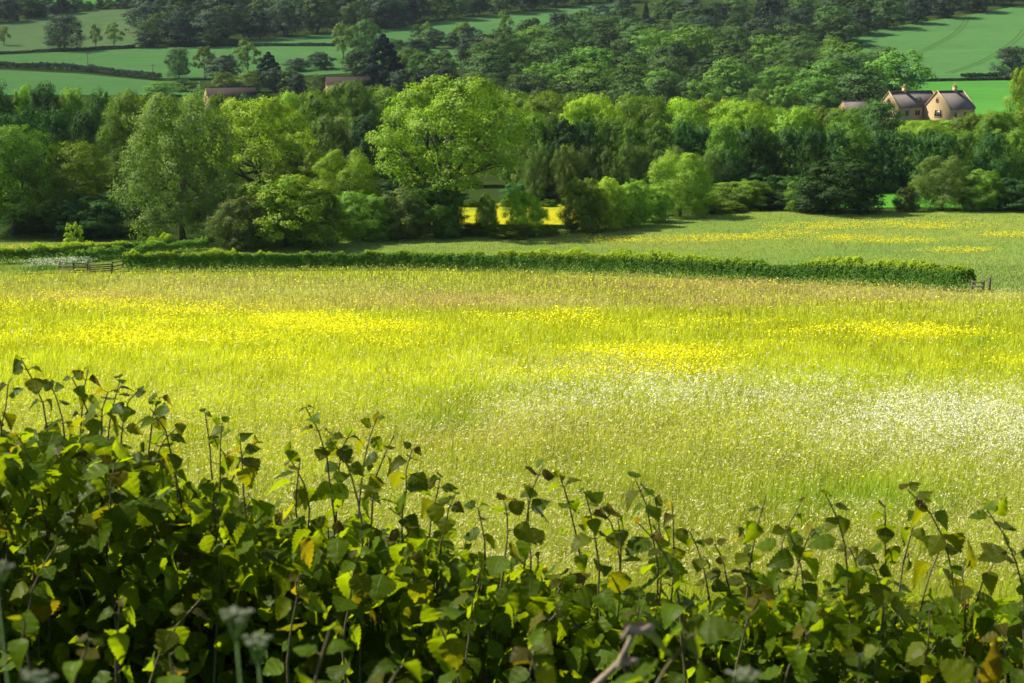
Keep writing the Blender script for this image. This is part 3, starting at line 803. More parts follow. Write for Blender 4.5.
def window(wall, c, w, h, axis):
    """axis 'x-': on a wall facing -x ; 'y-': facing -y"""
    x, y, z = c
    def bx(mb, a0, a1, z0, z1, d0, d1):
        if axis == 'x-': mb.box((x - d1, y + a0, z0), (x - d0, y + a1, z1))
        else: mb.box((x + a0, y - d1, z0), (x + a1, y - d0, z1))
    f = MB(); t = 0.12
    bx(f, -w / 2 - t, w / 2 + t, z + h, z + h + t, 0.0, 0.10); bx(f, -w / 2 - t - .1, w / 2 + t + .1, z - t, z, 0.0, 0.16)
    bx(f, -w / 2 - t, -w / 2, z, z + h, 0.0, 0.10); bx(f, w / 2, w / 2 + t, z, z + h, 0.0, 0.10)
    k = max(1, round(w / 0.8))
    for i in range(1, k): bx(f, -w / 2 + w * i / k - .05, -w / 2 + w * i / k + .05, z, z + h, 0.0, 0.09)
    fo = obj('window', f.mesh('window'), M['stone'], wall)
    g_ = MB(); bx(g_, -w / 2, w / 2, z, z + h, 0.005, 0.04)
    obj('pane', g_.mesh('pane'), M['glass'], fo)


def chimney(roof, x, y, z0, z1, w=0.9):
    mb = MB(); mb.box((x - w / 2, y - w / 2, z0), (x + w / 2, y + w / 2, z1)); mb.box((x - w / 2 - .1, y - w / 2 - .1, z1), (x + w / 2 + .1, y + w / 2 + .1, z1 + .2))
    c = obj('chimney', mb.mesh('chimney'), M['stone'], roof)
    mb = MB()
    for dx in (-.22, .22): mb.tube([(x + dx, y, z1 + .2), (x + dx, y, z1 + .85)], [.17, .13], 8)
    obj('chimney_pot', mb.mesh('chimney_pot'), M['clay'], roof)


TH = math.radians(36)
Yh = 500.0
gp = ray(888, 120) * Yh
house = empty('stone_farmhouse', gp, 'honey coloured stone farmhouse with two gables and dark slate roofs', 'house'); house.rotation_euler = (0, 0, TH)
wA, rA = block(house, 18.5, 7.6, 3.9, 8.0)
mB = 9.0; bB = (13.8 - mB * math.sin(TH)) / math.cos(TH)
wB, rB = block(house, 11.0, 9.6, 3.5, 8.2, -mB, bB)
window(wA, (-0.0, 0.0, 5.2), 0.9, 1.1, 'x-'); window(wA, (0, 1.4, 1.2), 1.4, 1.3, 'x-')
for xx, ww in ((3.6, 1.6), (8.2, 1.9)): window(wA, (xx, -3.8, 1.3), ww, 1.4, 'y-')
window(wB, (bB, -mB, 5.3), 0.7, 1.2, 'x-'); window(wB, (bB, -mB - 0.6, 1.0), 2.6, 1.9, 'x-')
for xx in (2.5, 6.5, 10): window(wB, (bB + xx, -mB - 4.8, 1.0), 1.3, 1.4, 'y-')
chimney(rA, 6.5, 0.0, 7.2, 9.3, 0.95); chimney(rB, bB + 7.5, -mB, 7.4, 9.5, 0.95)
# dormer on the front slope
mb = MB(); dx0, dx1 = 8.6, 10.8
mb.add([(dx0, -3.3, 4.4), (dx1, -3.3, 4.4), (dx1, -3.3, 5.8), ((dx0 + dx1) / 2, -3.3, 6.7), (dx0, -3.3, 5.8), (dx0, -1.2, 5.8), (dx1, -1.2, 5.8), ((dx0 + dx1) / 2, -0.6, 6.7)],
       [[0, 1, 2, 3, 4], [0, 4, 5], [1, 6, 2], [4, 3, 7, 5], [3, 2, 6, 7]])
dm = obj('dormer', mb.mesh('dormer'), M['slate'], rA)
window(rA, ((dx0 + dx1) / 2, -3.3, 4.75), 1.3, 0.95, 'y-')

for (cx, yb, Y, L_, Wd, he, hr, th, wm, rm, l_, nm) in [
        (842, 114, 505, 8, 6, 1.3, 3.6, 25, 'stone', 'slate', 'small shed with pale grey roof half hidden left of the stone farmhouse', 'farm_shed'),
        (206, 103, 520, 15, 7, 1.9, 4.6, 22, 'stone', 'redroof', 'farm building with purple brown roof and peach gable left of the smaller conifer', 'barn'),
        (326, 89, 590, 15, 7, 1.5, 4.2, 8, 'stone', 'redroof', 'low farm building with brown roof left of the larger conifer', 'barn')]:
    e = empty(nm, ray(cx, yb) * Y, l_, 'building'); e.rotation_euler = (0, 0, math.radians(th))
    wl, rf = block(e, L_, Wd, he, hr, 0, 0, wm, rm)
    window(wl, (0, 0, he * 0.45), 1.0, 1.0, 'x-')
    window(wl, (L_ * 0.3, -Wd / 2, 0.7), 1.4, 1.1, 'y-'); window(wl, (L_ * 0.7, -Wd / 2, 0.7), 1.4, 1.1, 'y-')


# ------------------------------------------------------------------ meadow grass and flowers
def blobs(px, py, lst):
    v = np.zeros_like(px)
    for cx, cy, rx, ry, s in lst:
        v = np.maximum(v, s * np.exp(-((px - cx) / rx) ** 2 - ((py - cy) / ry) ** 2))
    return v


YEL = [(40, 322, 220, 17, 1.0), (150, 348, 200, 12, .95), (330, 332, 120, 12, .9), (390, 352, 90, 9, .6), (560, 324, 110, 8, .8), (660, 334, 130, 7, .8), (630, 362, 130, 11, 1.0),
       (540, 384, 110, 9, .55), (360, 386, 150, 9, .5), (680, 382, 70, 7, .7), (820, 340, 110, 8, .75), (900, 342, 90, 8, .9), (1000, 376, 100, 11, 1.1), (880, 312, 120, 6, .4), (40, 300, 120, 4, .35),
       (330, 306, 90, 3, .5), (220, 368, 120, 10, .55), (760, 360, 120, 9, .45)]
PALE = [(300, 297, 140, 4, .9), (560, 308, 80, 4, .6), (580, 374, 80, 7, .8), (980, 300, 110, 5, .7), (190, 285, 160, 5, .5), (880, 300, 120, 5, .5), (980, 318, 60, 4, .5)]
WHITE = [(720, 414, 190, 24, .85), (930, 440, 180, 40, .95), (600, 402, 130, 18, .6), (1040, 456, 100, 42, .9), (560, 434, 130, 20, .5), (820, 398, 110, 10, .6)]
PINK = [(440, 305, 190, 8, 1.2), (720, 289, 190, 8, 1.2), (110, 300, 150, 5, 1.0), (880, 300, 130, 7, 1.0), (720, 305, 120, 6, 1.0), (260, 312, 140, 4, .7), (490, 450, 160, 26, .3), (220, 288, 200, 6, .7), (600, 470, 160, 30, .25)]
GREEN = [(440, 432, 60, 14, .8), (860, 512, 110, 22, .8), (480, 400, 100, 8, .4), (985, 347, 24, 4, .9), (620, 480, 200, 30, .3), (900, 385, 130, 12, .3)]


def meadow_pts(n, y0, y1, pw):
    """points on the meadow, thinning with distance"""
    u = rng.random(n)
    Y = (y0 ** (1 - pw) + u * (y1 ** (1 - pw) - y0 ** (1 - pw))) ** (1 / (1 - pw))
    x = (rng.random(n) * 2 - 1) * (Y * 0.335 + 5)
    lim = np.interp(x, hedge_w[:, 0], hedge_w[:, 1]) - 1.1
    k = Y < lim
    x, Y = x[k], Y[k]
    return np.stack([x, Y, T(x, Y)], -1)


def blades(P, hgt, wid, lean, col_lo, col_hi, droop=0.3, seg=2):
    n = len(P)
    a = rng.random(n) * 2 * PI
    wind = np.array([0.25, 0.1])
    d = np.stack([np.cos(a), np.sin(a)], -1) * (lean * rng.random(n))[:, None] + wind * lean * 0.6
    b = rng.random(n) * 2 * PI
    wv = np.stack([np.cos(b), np.sin(b), np.zeros(n)], -1) * (wid / 2)[:, None]
    ts = np.linspace(0, 1, seg + 1)
    V = []; C = []
    for t in ts:
        c = P.copy()
        c[:, :2] += d * (hgt * t ** 1.8)[:, None]
        c[:, 2] += hgt * (t - droop * t * t * np.hypot(d[:, 0], d[:, 1]))
        cc = col_lo * (1 - t) + col_hi * t
        if t == 1: V += [c]; C += [cc]
        else: V += [c - wv * (1 - 0.5 * t), c + wv * (1 - 0.5 * t)]; C += [cc, cc]
    k = 2 * seg + 1
    V = np.stack(V, 1).reshape(-1, 3); C = np.stack(C, 1).reshape(-1, 3)
    i = np.arange(n)[:, None] * k
    Fs = [np.concatenate([i + np.array([[2 * s, 2 * s + 1, 2 * s + 3, 2 * s + 2]]) for s in range(seg - 1)])] if seg > 1 else []
    Fs.append(i + np.array([[2 * seg - 2, 2 * seg - 1, 2 * seg]]))
    tips = V.reshape(n, k, 3)[:, -1]
    return V, Fs, C, tips, d


def colour_meadow(P):
    px, py = project(P)
    n1 = fbm(P[:, 0] / 6, P[:, 1] / 9, 3); n2 = fbm(P[:, 0] / 1.6, P[:, 1] / 2.2, 8); n3 = fbm(P[:, 0] / 20, P[:, 1] / 30, 12)
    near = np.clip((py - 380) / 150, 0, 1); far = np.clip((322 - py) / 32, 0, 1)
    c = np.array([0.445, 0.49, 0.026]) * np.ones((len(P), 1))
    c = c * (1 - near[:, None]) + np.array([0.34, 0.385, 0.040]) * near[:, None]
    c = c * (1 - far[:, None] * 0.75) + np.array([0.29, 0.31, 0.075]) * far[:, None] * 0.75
    yl = blobs(px, py, YEL) * np.clip((n1 - 0.24) * 2.9, 0.12, 1.35); wh = blobs(px, py, WHITE) * (0.5 + 0.8 * n1); pk = blobs(px, py, PINK) * (0.4 + n1); pa = blobs(px, py, PALE) * (0.4 + n1); gr = blobs(px, py, GREEN)
    f = np.clip(yl, 0, 1)[:, None] * 0.35; c = c * (1 - f) + np.array([0.57, 0.55, 0.014]) * f
    f = np.clip(pk, 0, 1)[:, None] * 0.8; c = c * (1 - f) + np.array([0.42, 0.30, 0.14]) * f
    f = np.clip(pa + wh * 0.5, 0, 1)[:, None] * 0.5; c = c * (1 - f) + np.array([0.48, 0.47, 0.20]) * f
    f = np.clip(gr, 0, 1)[:, None] * 0.6; c = c * (1 - f) + np.array([0.13, 0.30, 0.016]) * f
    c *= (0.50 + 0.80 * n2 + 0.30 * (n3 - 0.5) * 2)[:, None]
    c *= (1 + rng.normal(size=len(P)) * 0.16)[:, None]
    return np.clip(c, 0.01, 0.9), yl, wh, pk, pa, gr, px, py, n2


def band(name, n, y0, y1, pw, hs, ws, lean, seg):
    P = meadow_pts(n, y0, y1, pw)
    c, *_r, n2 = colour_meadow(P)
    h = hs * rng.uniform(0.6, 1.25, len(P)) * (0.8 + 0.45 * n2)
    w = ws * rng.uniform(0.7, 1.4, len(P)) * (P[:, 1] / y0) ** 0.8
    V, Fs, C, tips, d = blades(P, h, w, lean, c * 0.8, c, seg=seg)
    o = obj(name, mesh_np(name, V, Fs, C), M['grass']); tag(o, kind='stuff')
    return tips


band('meadow_grass', 230000, 23, 62, 1.6, 0.60, 0.010, 0.55, 3)
band('meadow_grass', 90000, 7.5, 24, 1.2, 0.50, 0.007, 0.55, 2)
band('meadow_grass', 190000, 60, 190, 1.6, 0.52, 0.030, 0.5, 2)


def spindles(P, ln, wd, dirv, col):
    """seed heads: slim diamonds"""
    n = len(P); b = unit(n); s = np.cross(dirv, b); s /= np.linalg.norm(s, axis=1)[:, None] + 1e-9
    e = P + dirv * ln[:, None]; m = P + dirv * (ln * 0.4)[:, None]
    V = np.stack([P, m - s * wd[:, None], e, m + s * wd[:, None]], 1).reshape(-1, 3)
    return V, np.arange(4 * n).reshape(-1, 4), np.repeat(col, 4, 0)


# seed heads standing on top of the grass
P = meadow_pts(300000, 24, 165, 1.8)
c, yl, wh, pk, pa, gr, px, py, n2 = colour_meadow(P)
keep = rng.random(len(P)) < np.clip(0.10 + 0.40 * np.clip((py - 370) / 60, 0, 1) + 0.6 * wh + 0.5 * pk + 0.45 * pa - 0.6 * gr - 0.2 * yl, 0.03, 1) * (0.25 + 1.3 * n2)
P, n2, wh, pk, pa = P[keep], n2[keep], wh[keep], pk[keep], pa[keep]; n = len(P)
P = P.copy(); P[:, 2] += 0.62 * rng.uniform(0.65, 1.15, n) * (0.8 + 0.4 * n2)
a = rng.normal(size=(n, 3)) * 0.55 + np.array([0.45, 0.1, 0.25]); a /= np.linalg.norm(a, axis=1)[:, None]
sc_ = (P[:, 1] / 30) ** 0.55
mixw = np.clip(wh * 0.8 + pa * 0.5, 0, 1)[:, None]; mixp = np.clip(pk, 0, 1)[:, None]
cc = np.array([0.60, 0.55, 0.25]) * (1 - mixw) + np.array([0.72, 0.71, 0.52]) * mixw
cc = cc * (1 - mixp * 0.7) + np.array([0.55, 0.36, 0.22]) * mixp * 0.7
cc = cc * rng.uniform(0.5, 1.15, (n, 1))
V, Fq, C = spindles(P, 0.085 * sc_ * rng.uniform(0.6, 1.4, n), 0.009 * sc_ * rng.uniform(0.6, 1.5, n), a, cc)
tag(obj('grass_seedheads', mesh_np('grass_seedheads', V, [Fq], C), M['grass']), kind='stuff')


def discs(P, r, tilt, col):
    n = len(P); Nn = rng.normal(size=(n, 3)) * tilt + np.array([0, -0.25, 0.8]); Nn /= np.linalg.norm(Nn, axis=1)[:, None]
    A = np.cross(Nn, unit(n)); A /= np.linalg.norm(A, axis=1)[:, None]; B = np.cross(Nn, A)
    V = [P + (A * math.cos(t) + B * math.sin(t)) * r[:, None] for t in np.arange(5) * 2 * PI / 5]
    return np.stack(V, 1).reshape(-1, 3), np.arange(5 * n).reshape(-1, 5), np.repeat(col, 5, 0)


P = meadow_pts(420000, 34, 185, 1.35)
c, yl, wh, pk, pa, gr, px, py, n2 = colour_meadow(P)
keep = rng.random(len(P)) < np.clip(yl * 1.5 - 0.28, 0.025, 0.95) * (0.55 + 0.8 * n2)
P = P[keep].copy(); n = len(P); P[:, 2] += rng.uniform(0.40, 0.70, n)
cc = np.array([0.80, 0.72, 0.010]) * rng.uniform(0.8, 1.15, (n, 1))
V, Fq, C = discs(P, 0.022 * (P[:, 1] / 50) ** 0.75 * rng.uniform(0.7, 1.4, n), 0.5, cc)
tag(obj('buttercup_flowers', mesh_np('buttercup_flowers', V, [Fq], C), M['petal']), kind='stuff')

P = meadow_pts(170000, 26, 140, 1.6)
c, yl, wh, pk, pa, gr, px, py, n2 = colour_meadow(P)
keep = rng.random(len(P)) < np.clip(wh * 0.8 - 0.18 + pa * 0.35, 0.012, 0.9) * (0.15 + 1.4 * n2)
P = P[keep].copy(); n = len(P); P[:, 2] += rng.uniform(0.5, 0.95, n)
k = 4
Pk = np.repeat(P, k, 0) + rng.normal(size=(n * k, 3)) * np.array([0.035, 0.035, 0.025])
cc = np.array([0.75, 0.75, 0.60]) * rng.uniform(0.8, 1.1, (n * k, 1))
V, Fq, C = discs(Pk, 0.0135 * (Pk[:, 1] / 40) ** 0.6 * rng.uniform(0.6, 1.4, n * k), 0.55, cc)
tag(obj('white_wildflowers', mesh_np('white_wildflowers', V, [Fq], C), M['petal']), kind='stuff')

# pasture tufts with streaks of buttercups, seen at some 200 m
n = 230000
Y = rng.uniform(128, 246, n); x = (rng.random(n) * 2 - 1) * (Y * 0.33 + 4)
k = (Y > np.interp(x, hedge_w[:, 0], hedge_w[:, 1]) + 1.2)
tl = np.array([ground_at(*p) for p in TREE_PX]); k &= Y < np.interp(x, tl[:, 0], tl[:, 1])
x, Y = x[k], Y[k]; P = np.stack([x, Y, T(x, Y)], -1); px, py = project(P)
n1 = fbm(x / 7, Y / 12, 31); n2 = fbm(x / 2, Y / 3, 33)
c = np.array([0.175, 0.245, 0.036]) * (0.7 + 0.6 * n2[:, None]); f = np.clip((n1 - 0.45) * 3, 0, 1)[:, None]
c = c * (1 - f * 0.6) + np.array([0.25, 0.27, 0.07]) * f * 0.6
rt = np.clip((px - 820) / 150, 0, 1)[:, None] * np.clip((py - 235) / 30, 0, 1)[:, None]
c = c * (1 - rt * 0.7) + np.array([0.12, 0.20, 0.075]) * rt * 0.7
V, Fs, C, tips, d = blades(P, rng.uniform(0.15, 0.4, len(P)), 0.05 * rng.uniform(0.7, 1.3, len(P)), 0.6, c * 0.85, c, seg=1)
tag(obj('pasture_grass', mesh_np('pasture_grass', V, Fs, C), M['grass']), kind='stuff')
yb = blobs(px, py, [(735, 239, 60, 3, .8), (690, 242, 40, 2, .6), (845, 240, 40, 3, 1), (790, 235, 40, 3, .8), (900, 242, 40, 3, .9), (955, 252, 40, 2.5, 1), (815, 228, 60, 3, .7), (930, 228, 50, 3, .7), (1010, 236, 40, 3, .7),
                    (640, 242, 80, 2.5, .5), (560, 237, 60, 2, .35), (880, 225, 120, 3, .5), (60, 249, 120, 2, .6)])
k = rng.random(len(P)) < np.clip(yb * (0.5 + n1) - 0.12, 0.0, 0.9)
Q = np.repeat(P[k], 3, 0); Q = Q + np.stack([rng.normal(size=len(Q)) * 0.5, rng.normal(size=len(Q)) * 0.5, rng.uniform(0.15, 0.45, len(Q))], -1)
V, Fq, C = discs(Q, 0.045 * rng.uniform(0.6, 1.4, len(Q)), 0.5, np.array([0.80, 0.66, 0.012]) * rng.uniform(0.8, 1.1, (len(Q), 1)))
tag(obj('buttercup_flowers', mesh_np('buttercup_flowers', V, [Fq], C), M['petal']), kind='stuff')

# cow parsley patch by the rails (white froth on stems)
n = 1000
t = rng.random(n); a, b = ground_at(22, 272.5), ground_at(84, 268.5)
P = a * (1 - t[:, None]) + b * t[:, None] + np.stack([rng.normal(size=n) * 0.5, rng.normal(size=n) * 1.1 + 1.5, np.zeros(n)], -1)
P[:, 2] = T(P[:, 0], P[:, 1]) + rng.uniform(0.5, 1.25, n)
V, Fq, C = discs(P, 0.05 * rng.uniform(0.5, 1.4, n), 0.5, np.array([0.50, 0.54, 0.42]) * rng.uniform(0.7, 1.1, (n, 1)))
mb = MB(); mb.add(V, [Fq], C)
Q = P[::3].copy(); hh = Q[:, 2] - T(Q[:, 0], Q[:, 1]); Q[:, 2] -= hh
V2, F2, C2, _, _ = blades(Q, hh, np.full(len(Q), 0.05), 0.2, np.tile((0.08, 0.16, 0.03), (len(Q), 1)), np.tile((0.14, 0.24, 0.05), (len(Q), 1)), seg=2)
mb.add(V2, F2, C2)
tag(obj('cow_parsley_patch', mb.mesh('cow_parsley_patch', True), M['petal']), kind='stuff')

# ------------------------------------------------------------------ the near hedge: leafy shoots
def leaf_template(droop, fold, nser=9):
    """broad toothed leaf along +x, unit length, with uv (u along, v across)"""
    us = np.linspace(0, 1, 2 * nser + 1)
    wd = 0.40 * np.sin(PI * us ** 0.66) ** 0.85 * (1 - 0.30 * us ** 2)
    wd[0] = 0.02; wd[-1] = 0.0
    V = []; UV = []
    for i, u in enumerate(us):
        tooth = (0.035 if i % 2 else -0.008) if 0 < i < len(us) - 1 else 0
        for v in (-1, -0.5, 0, 0.5, 1):
            y = v * (wd[i] + (tooth if abs(v) == 1 else 0))
            wob = 0.02 * math.sin(u * 19 + v * 2)
            z = fold * abs(y) - droop * u * u - 0.22 * fold * y * y * 3 + wob * abs(v) + 0.018 * math.cos(u * 8 * PI) * abs(v)
            V.append((u - 0.12 * droop * u * u + (0.03 if abs(v) == 1 and i % 2 else 0), y, z)); UV.append((u, v * 0.5 + 0.5))
    return np.array(V), np.array(UV), gridfaces(len(us), 5)


LT = [leaf_template(d, f) for d, f in ((0.25, 0.25), (0.55, 0.35), (0.1, 0.12), (0.85, 0.2), (0.4, 0.6), (-0.15, 0.3), (1.1, 0.45), (0.3, -0.2))]


def leaf_material():
    m, nt, out = new_mat('hedge_leaf_near')
    uv = N(nt, 'ShaderNodeUVMap'); sx = N(nt, 'ShaderNodeSeparateXYZ'); L(nt, uv.outputs[0], sx.inputs[0])
    # distance from the midrib
    sb = N(nt, 'ShaderNodeMath', operation='SUBTRACT'); L(nt, sx.outputs[1], sb.inputs[0]); sb.inputs[1].default_value = 0.5
    ab = N(nt, 'ShaderNodeMath', operation='ABSOLUTE'); L(nt, sb.outputs[0], ab.inputs[0])
    # side veins run forward from the midrib
    mu = N(nt, 'ShaderNodeMath', operation='MULTIPLY'); L(nt, ab.outputs[0], mu.inputs[0]); mu.inputs[1].default_value = 0.55
    s2 = N(nt, 'ShaderNodeMath', operation='SUBTRACT'); L(nt, sx.outputs[0], s2.inputs[0]); L(nt, mu.outputs[0], s2.inputs[1])
    m3 = N(nt, 'ShaderNodeMath', operation='MULTIPLY'); L(nt, s2.outputs[0], m3.inputs[0]); m3.inputs[1].default_value = 8.0
    fr = N(nt, 'ShaderNodeMath', operation='PINGPONG'); L(nt, m3.outputs[0], fr.inputs[0]); fr.inputs[1].default_value = 0.5
    vv = N(nt, 'ShaderNodeMapRange'); vv.inputs[1].default_value = 0.0; vv.inputs[2].default_value = 0.10; vv.inputs[3].default_value = 1; vv.inputs[4].default_value = 0; L(nt, fr.outputs[0], vv.inputs[0])
    mr = N(nt, 'ShaderNodeMapRange'); mr.inputs[1].default_value = 0.0; mr.inputs[2].default_value = 0.035; mr.inputs[3].default_value = 1; mr.inputs[4].default_value = 0; L(nt, ab.outputs[0], mr.inputs[0])
    vein = N(nt, 'ShaderNodeMath', operation='MAXIMUM'); L(nt, vv.outputs[0], vein.inputs[0]); L(nt, mr.outputs[0], vein.inputs[1])
    at = N(nt, 'ShaderNodeAttribute', attribute_name='Col')
    tc = N(nt, 'ShaderNodeTexCoord')
    no = N(nt, 'ShaderNodeTexNoise', Scale=38.0, Detail=5.0, Roughness=0.65); L(nt, tc.outputs['Object'], no.inputs['Vector'])
    r1 = N(nt, 'ShaderNodeMapRange'); r1.inputs[3].default_value = 0.72; r1.inputs[4].default_value = 1.28; L(nt, no.outputs[0], r1.inputs[0])
    c1 = mixc(nt, 1.0, at.outputs['Color'], r1.outputs[0], 'MULTIPLY')
    vf = N(nt, 'ShaderNodeMath', operation='MULTIPLY'); L(nt, vein.outputs[0], vf.inputs[0]); vf.inputs[1].default_value = 0.45
    c2 = mixc(nt, vf.outputs[0], c1, (0.16, 0.20, 0.05))
    # blemishes: small brown specks
    n2 = N(nt, 'ShaderNodeTexNoise', Scale=95.0, Detail=2.0); L(nt, tc.outputs['Object'], n2.inputs['Vector'])
    sp = N(nt, 'ShaderNodeMapRange'); sp.inputs[1].default_value = 0.70; sp.inputs[2].default_value = 0.76; L(nt, n2.outputs[0], sp.inputs[0])
    c3 = mixc(nt, sp.outputs[0], c2, (0.10, 0.055, 0.02))
    p = N(nt, 'ShaderNodeBsdfPrincipled', Roughness=0.42); L(nt, mixc(nt, 1.0, c3, (0.80, 0.92, 0.45), 'MULTIPLY'), p.inputs['Base Color'])
    p.inputs['Specular IOR Level'].default_value = 0.08
    bp = N(nt, 'ShaderNodeBump', Strength=0.35, Distance=0.003); L(nt, vein.outputs[0], bp.inputs['Height']); bp.invert = True; L(nt, bp.outputs[0], p.inputs['Normal'])
    tcx = mixc(nt, 1.0, c3, (2.7, 2.5, 0.30), 'MULTIPLY')
    t = N(nt, 'ShaderNodeBsdfTranslucent'); L(nt, tcx, t.inputs[0])
    mx = N(nt, 'ShaderNodeMixShader', Fac=0.58); L(nt, p.outputs[0], mx.inputs[1]); L(nt, t.outputs[0], mx.inputs[2])
    L(nt, mx.outputs[0], out.inputs[0])
    return m


M['leaf'] = leaf_material()
M['shoot'] = solid_mat('shoot_bark', (0.055, 0.05, 0.022), (0.11, 0.095, 0.04), 30, 0.75)


class Leaves:
    def __init__(s): s.V = []; s.U = []; s.F = []; s.C = []; s.n = 0

    def add(s, p, axis, normal, ln, wd, col):
        v, uv, f = LT[random.randrange(len(LT))]
        x = axis / np.linalg.norm(axis); z = normal - x * normal.dot(x); z /= np.linalg.norm(z) + 1e-9; y = np.cross(z, x)
        R = np.stack([x, y, z], 0)
        s.V.append((v * np.array([ln, ln * wd * 1.15, ln])) @ R + p); s.U.append(uv); s.F.append(f + s.n); s.n += len(v)
        s.C.append(np.tile(col, (len(v), 1)))

    def mesh(s, name):
        return mesh_np(name, np.concatenate(s.V), [np.concatenate(s.F)], np.concatenate(s.C), np.concatenate(s.U), True)


def leafcol(f, near=0):
    """f = 0 at the tip, 1 deep in the hedge"""
    r = random.random()
    if f < 0.08 and r < 0.25: c = np.array([0.092, 0.068, 0.012])
    elif f < 0.35 and r < 0.45: c = np.array([0.092, 0.100, 0.008])
    elif r < 0.015: c = np.array([0.105, 0.090, 0.009])
    else: c = np.array([0.080, 0.116, 0.006])
    return c * random.uniform(0.55, 1.3)


def shoot(tip, length, lean, nod, lsize, stems, leaves, nodes=9, bare=0.0):
    """one upright twig: stem curve from below up to the tip, with pairs of toothed leaves"""
    tip = np.asarray(tip, float); n = 10
    t = np.linspace(0, 1, n)
    az = random.uniform(0, 6.28) if nod is None else nod
    hv = np.array([math.cos(az), math.sin(az) * 0.5, 0])
    nd = random.uniform(0.03, 0.17) * length
    base = tip - np.array([lean, random.uniform(-.06, .06), length])
    pts = base[None] * (1 - t[:, None]) + tip[None] * t[:, None]
    pts = pts - hv[None] * (nd * (1 - np.clip((t - 0.55) / 0.45, 0, 1) ** 2))[:, None] + hv[None] * nd
    pts = pts - hv[None] * (nd * 0)
    pts[:, 2] -= np.clip((t - 0.75) / 0.25, 0, 1) ** 2 * nd * 0.35
    pts += tip - pts[-1]
    wob = np.cumsum(np.random.default_rng(random.randrange(10 ** 6)).normal(size=(n, 3)) * 0.004, 0); wob -= wob[-1]
    pts += wob
    stems.tube(pts, np.linspace(0.0042, 0.0016, n), 5, cap=False)
    s = 0.0; rot = random.uniform(0, PI)
    gap = 0.034
    pos = length
    for k in range(nodes):
        f = min(1.0, (length - pos) / 0.45)
        u = pos / length
        if u < 0.08: break
        c = np.array([np.interp(u, t, pts[:, i]) for i in range(3)])
        size = lsize * (0.42 + 0.75 * min(1, (k + 0.6) / 3.0)) * random.uniform(0.75, 1.2)
        for side in (0, 1):
            if random.random() < 0.08 + bare: continue
            aa = rot + side * PI + random.uniform(-.4, .4)
            el = random.uniform(-0.95, 0.10) if k > 1 else random.uniform(-0.5, 0.9)
            ax = np.array([math.cos(aa) * math.cos(el), math.sin(aa) * math.cos(el) * 0.9, math.sin(el)])
            pet = 0.25 * size; p0 = c + np.array([ax[0], ax[1], abs(ax[2]) * 0.6 + 0.3]) * pet
            stems.tube([c, p0], [0.0013, 0.001], 4, cap=False)
            nr = np.array([ax[0] * 0.6 + random.gauss(0, .4), ax[1] * 0.6 + random.gauss(0, .4) - 0.3, 0.9])
            leaves.add(p0, ax, nr, size, random.uniform(0.85, 1.2), leafcol(f))
        rot += PI / 2 + random.uniform(-.25, .25)
        pos -= gap; gap = min(0.075, gap * 1.35) * random.uniform(0.85, 1.15)


hroot = empty('near_hedge', (0, 3.6, float(T(0, 3.6))), 'leafy broad leaved hedge with upright reddish tipped shoots along the bottom of the photo', 'hedge')
HB = np.array(hroot.location)
hroot_inv = -HB

TOPX = [-60, 0, 60, 120, 170, 230, 300, 360, 430, 500, 560, 620, 700, 780, 860, 940, 1090]
TOPY = [395, 398, 402, 420, 450, 475, 500, 500, 512, 545, 558, 572, 578, 572, 575, 582, 585]


def at(px, py, Y): return ray(px, py) * Y


# tall shoots that stand out against the meadow: (tip px, tip py, distance, length, nod direction)
TALL = [(22, 361, 4.6, .75, PI), (8, 385, 4.4, .6, None), (50, 383, 4.7, .6, None), (88, 370, 4.7, .7, 0), (72, 378, 4.4, .6, PI), (120, 380, 4.6, .65, 0), (108, 392, 4.2, .6, None), (140, 388, 4.8, .6, 0),
        (160, 398, 4.5, .6, 0), (150, 408, 4.0, .65, PI), (180, 424, 4.3, .7, None), (205, 413, 4.6, .65, PI), (222, 424, 4.4, .6, 0), (240, 440, 4.2, .6, None), (258, 441, 4.6, .6, 0), (285, 452, 4.3, .65, PI),
        (300, 462, 4.1, .5, None), (306, 408, 4.2, .85, PI), (352, 430, 4.3, .7, None), (377, 418, 4.4, .75, None), (394, 436, 4.2, .65, 0), (412, 450, 4.3, .65, 0), (440, 478, 4.4, .55, 0), (330, 440, 4.0, .6, PI), (455, 496, 4.2, .5, 0),
        (478, 508, 4.1, .5, PI), (505, 503, 4.0, .5, None), (528, 500, 4.3, .5, None), (543, 466, 4.1, .7, None), (560, 476, 4.2, .6, PI), (585, 492, 4.0, .65, PI), (600, 508, 4.2, .55, PI), (618, 520, 4.0, .5, None),
        (636, 481, 4.0, .8, PI), (655, 497, 4.1, .65, PI), (640, 525, 3.7, .6, PI), (672, 503, 4.2, .6, PI), (690, 532, 4.0, .5, None), (715, 545, 4.0, .5, None), (742, 528, 4.1, .6, PI), (766, 496, 4.0, .8, None), (790, 535, 3.9, .55, None),
        (812, 528, 4.1, .55, 0), (826, 495, 3.8, .8, None), (850, 548, 4.0, .5, None), (885, 507, 4.2, .65, None), (908, 490, 4.0, .8, PI), (922, 500, 4.2, .6, 0), (870, 560, 3.8, .5, PI), (945, 540, 4.1, .5, None), (985, 507, 3.7, .85, PI),
        (1008, 548, 4.0, .6, 0), (965, 560, 3.9, .5, None), (1022, 575, 3.8, .5, None), (800, 505, 4.3, .6, 0), (1040, 530, 4.1, .6, None)]


def emit_part(st, lv):
    part = obj('shoot', st.mesh('shoot', smooth=True), M['shoot'], hroot); part.location = -HB
    lf = obj('leaves', lv.mesh('leaves'), M['leaf'], part)


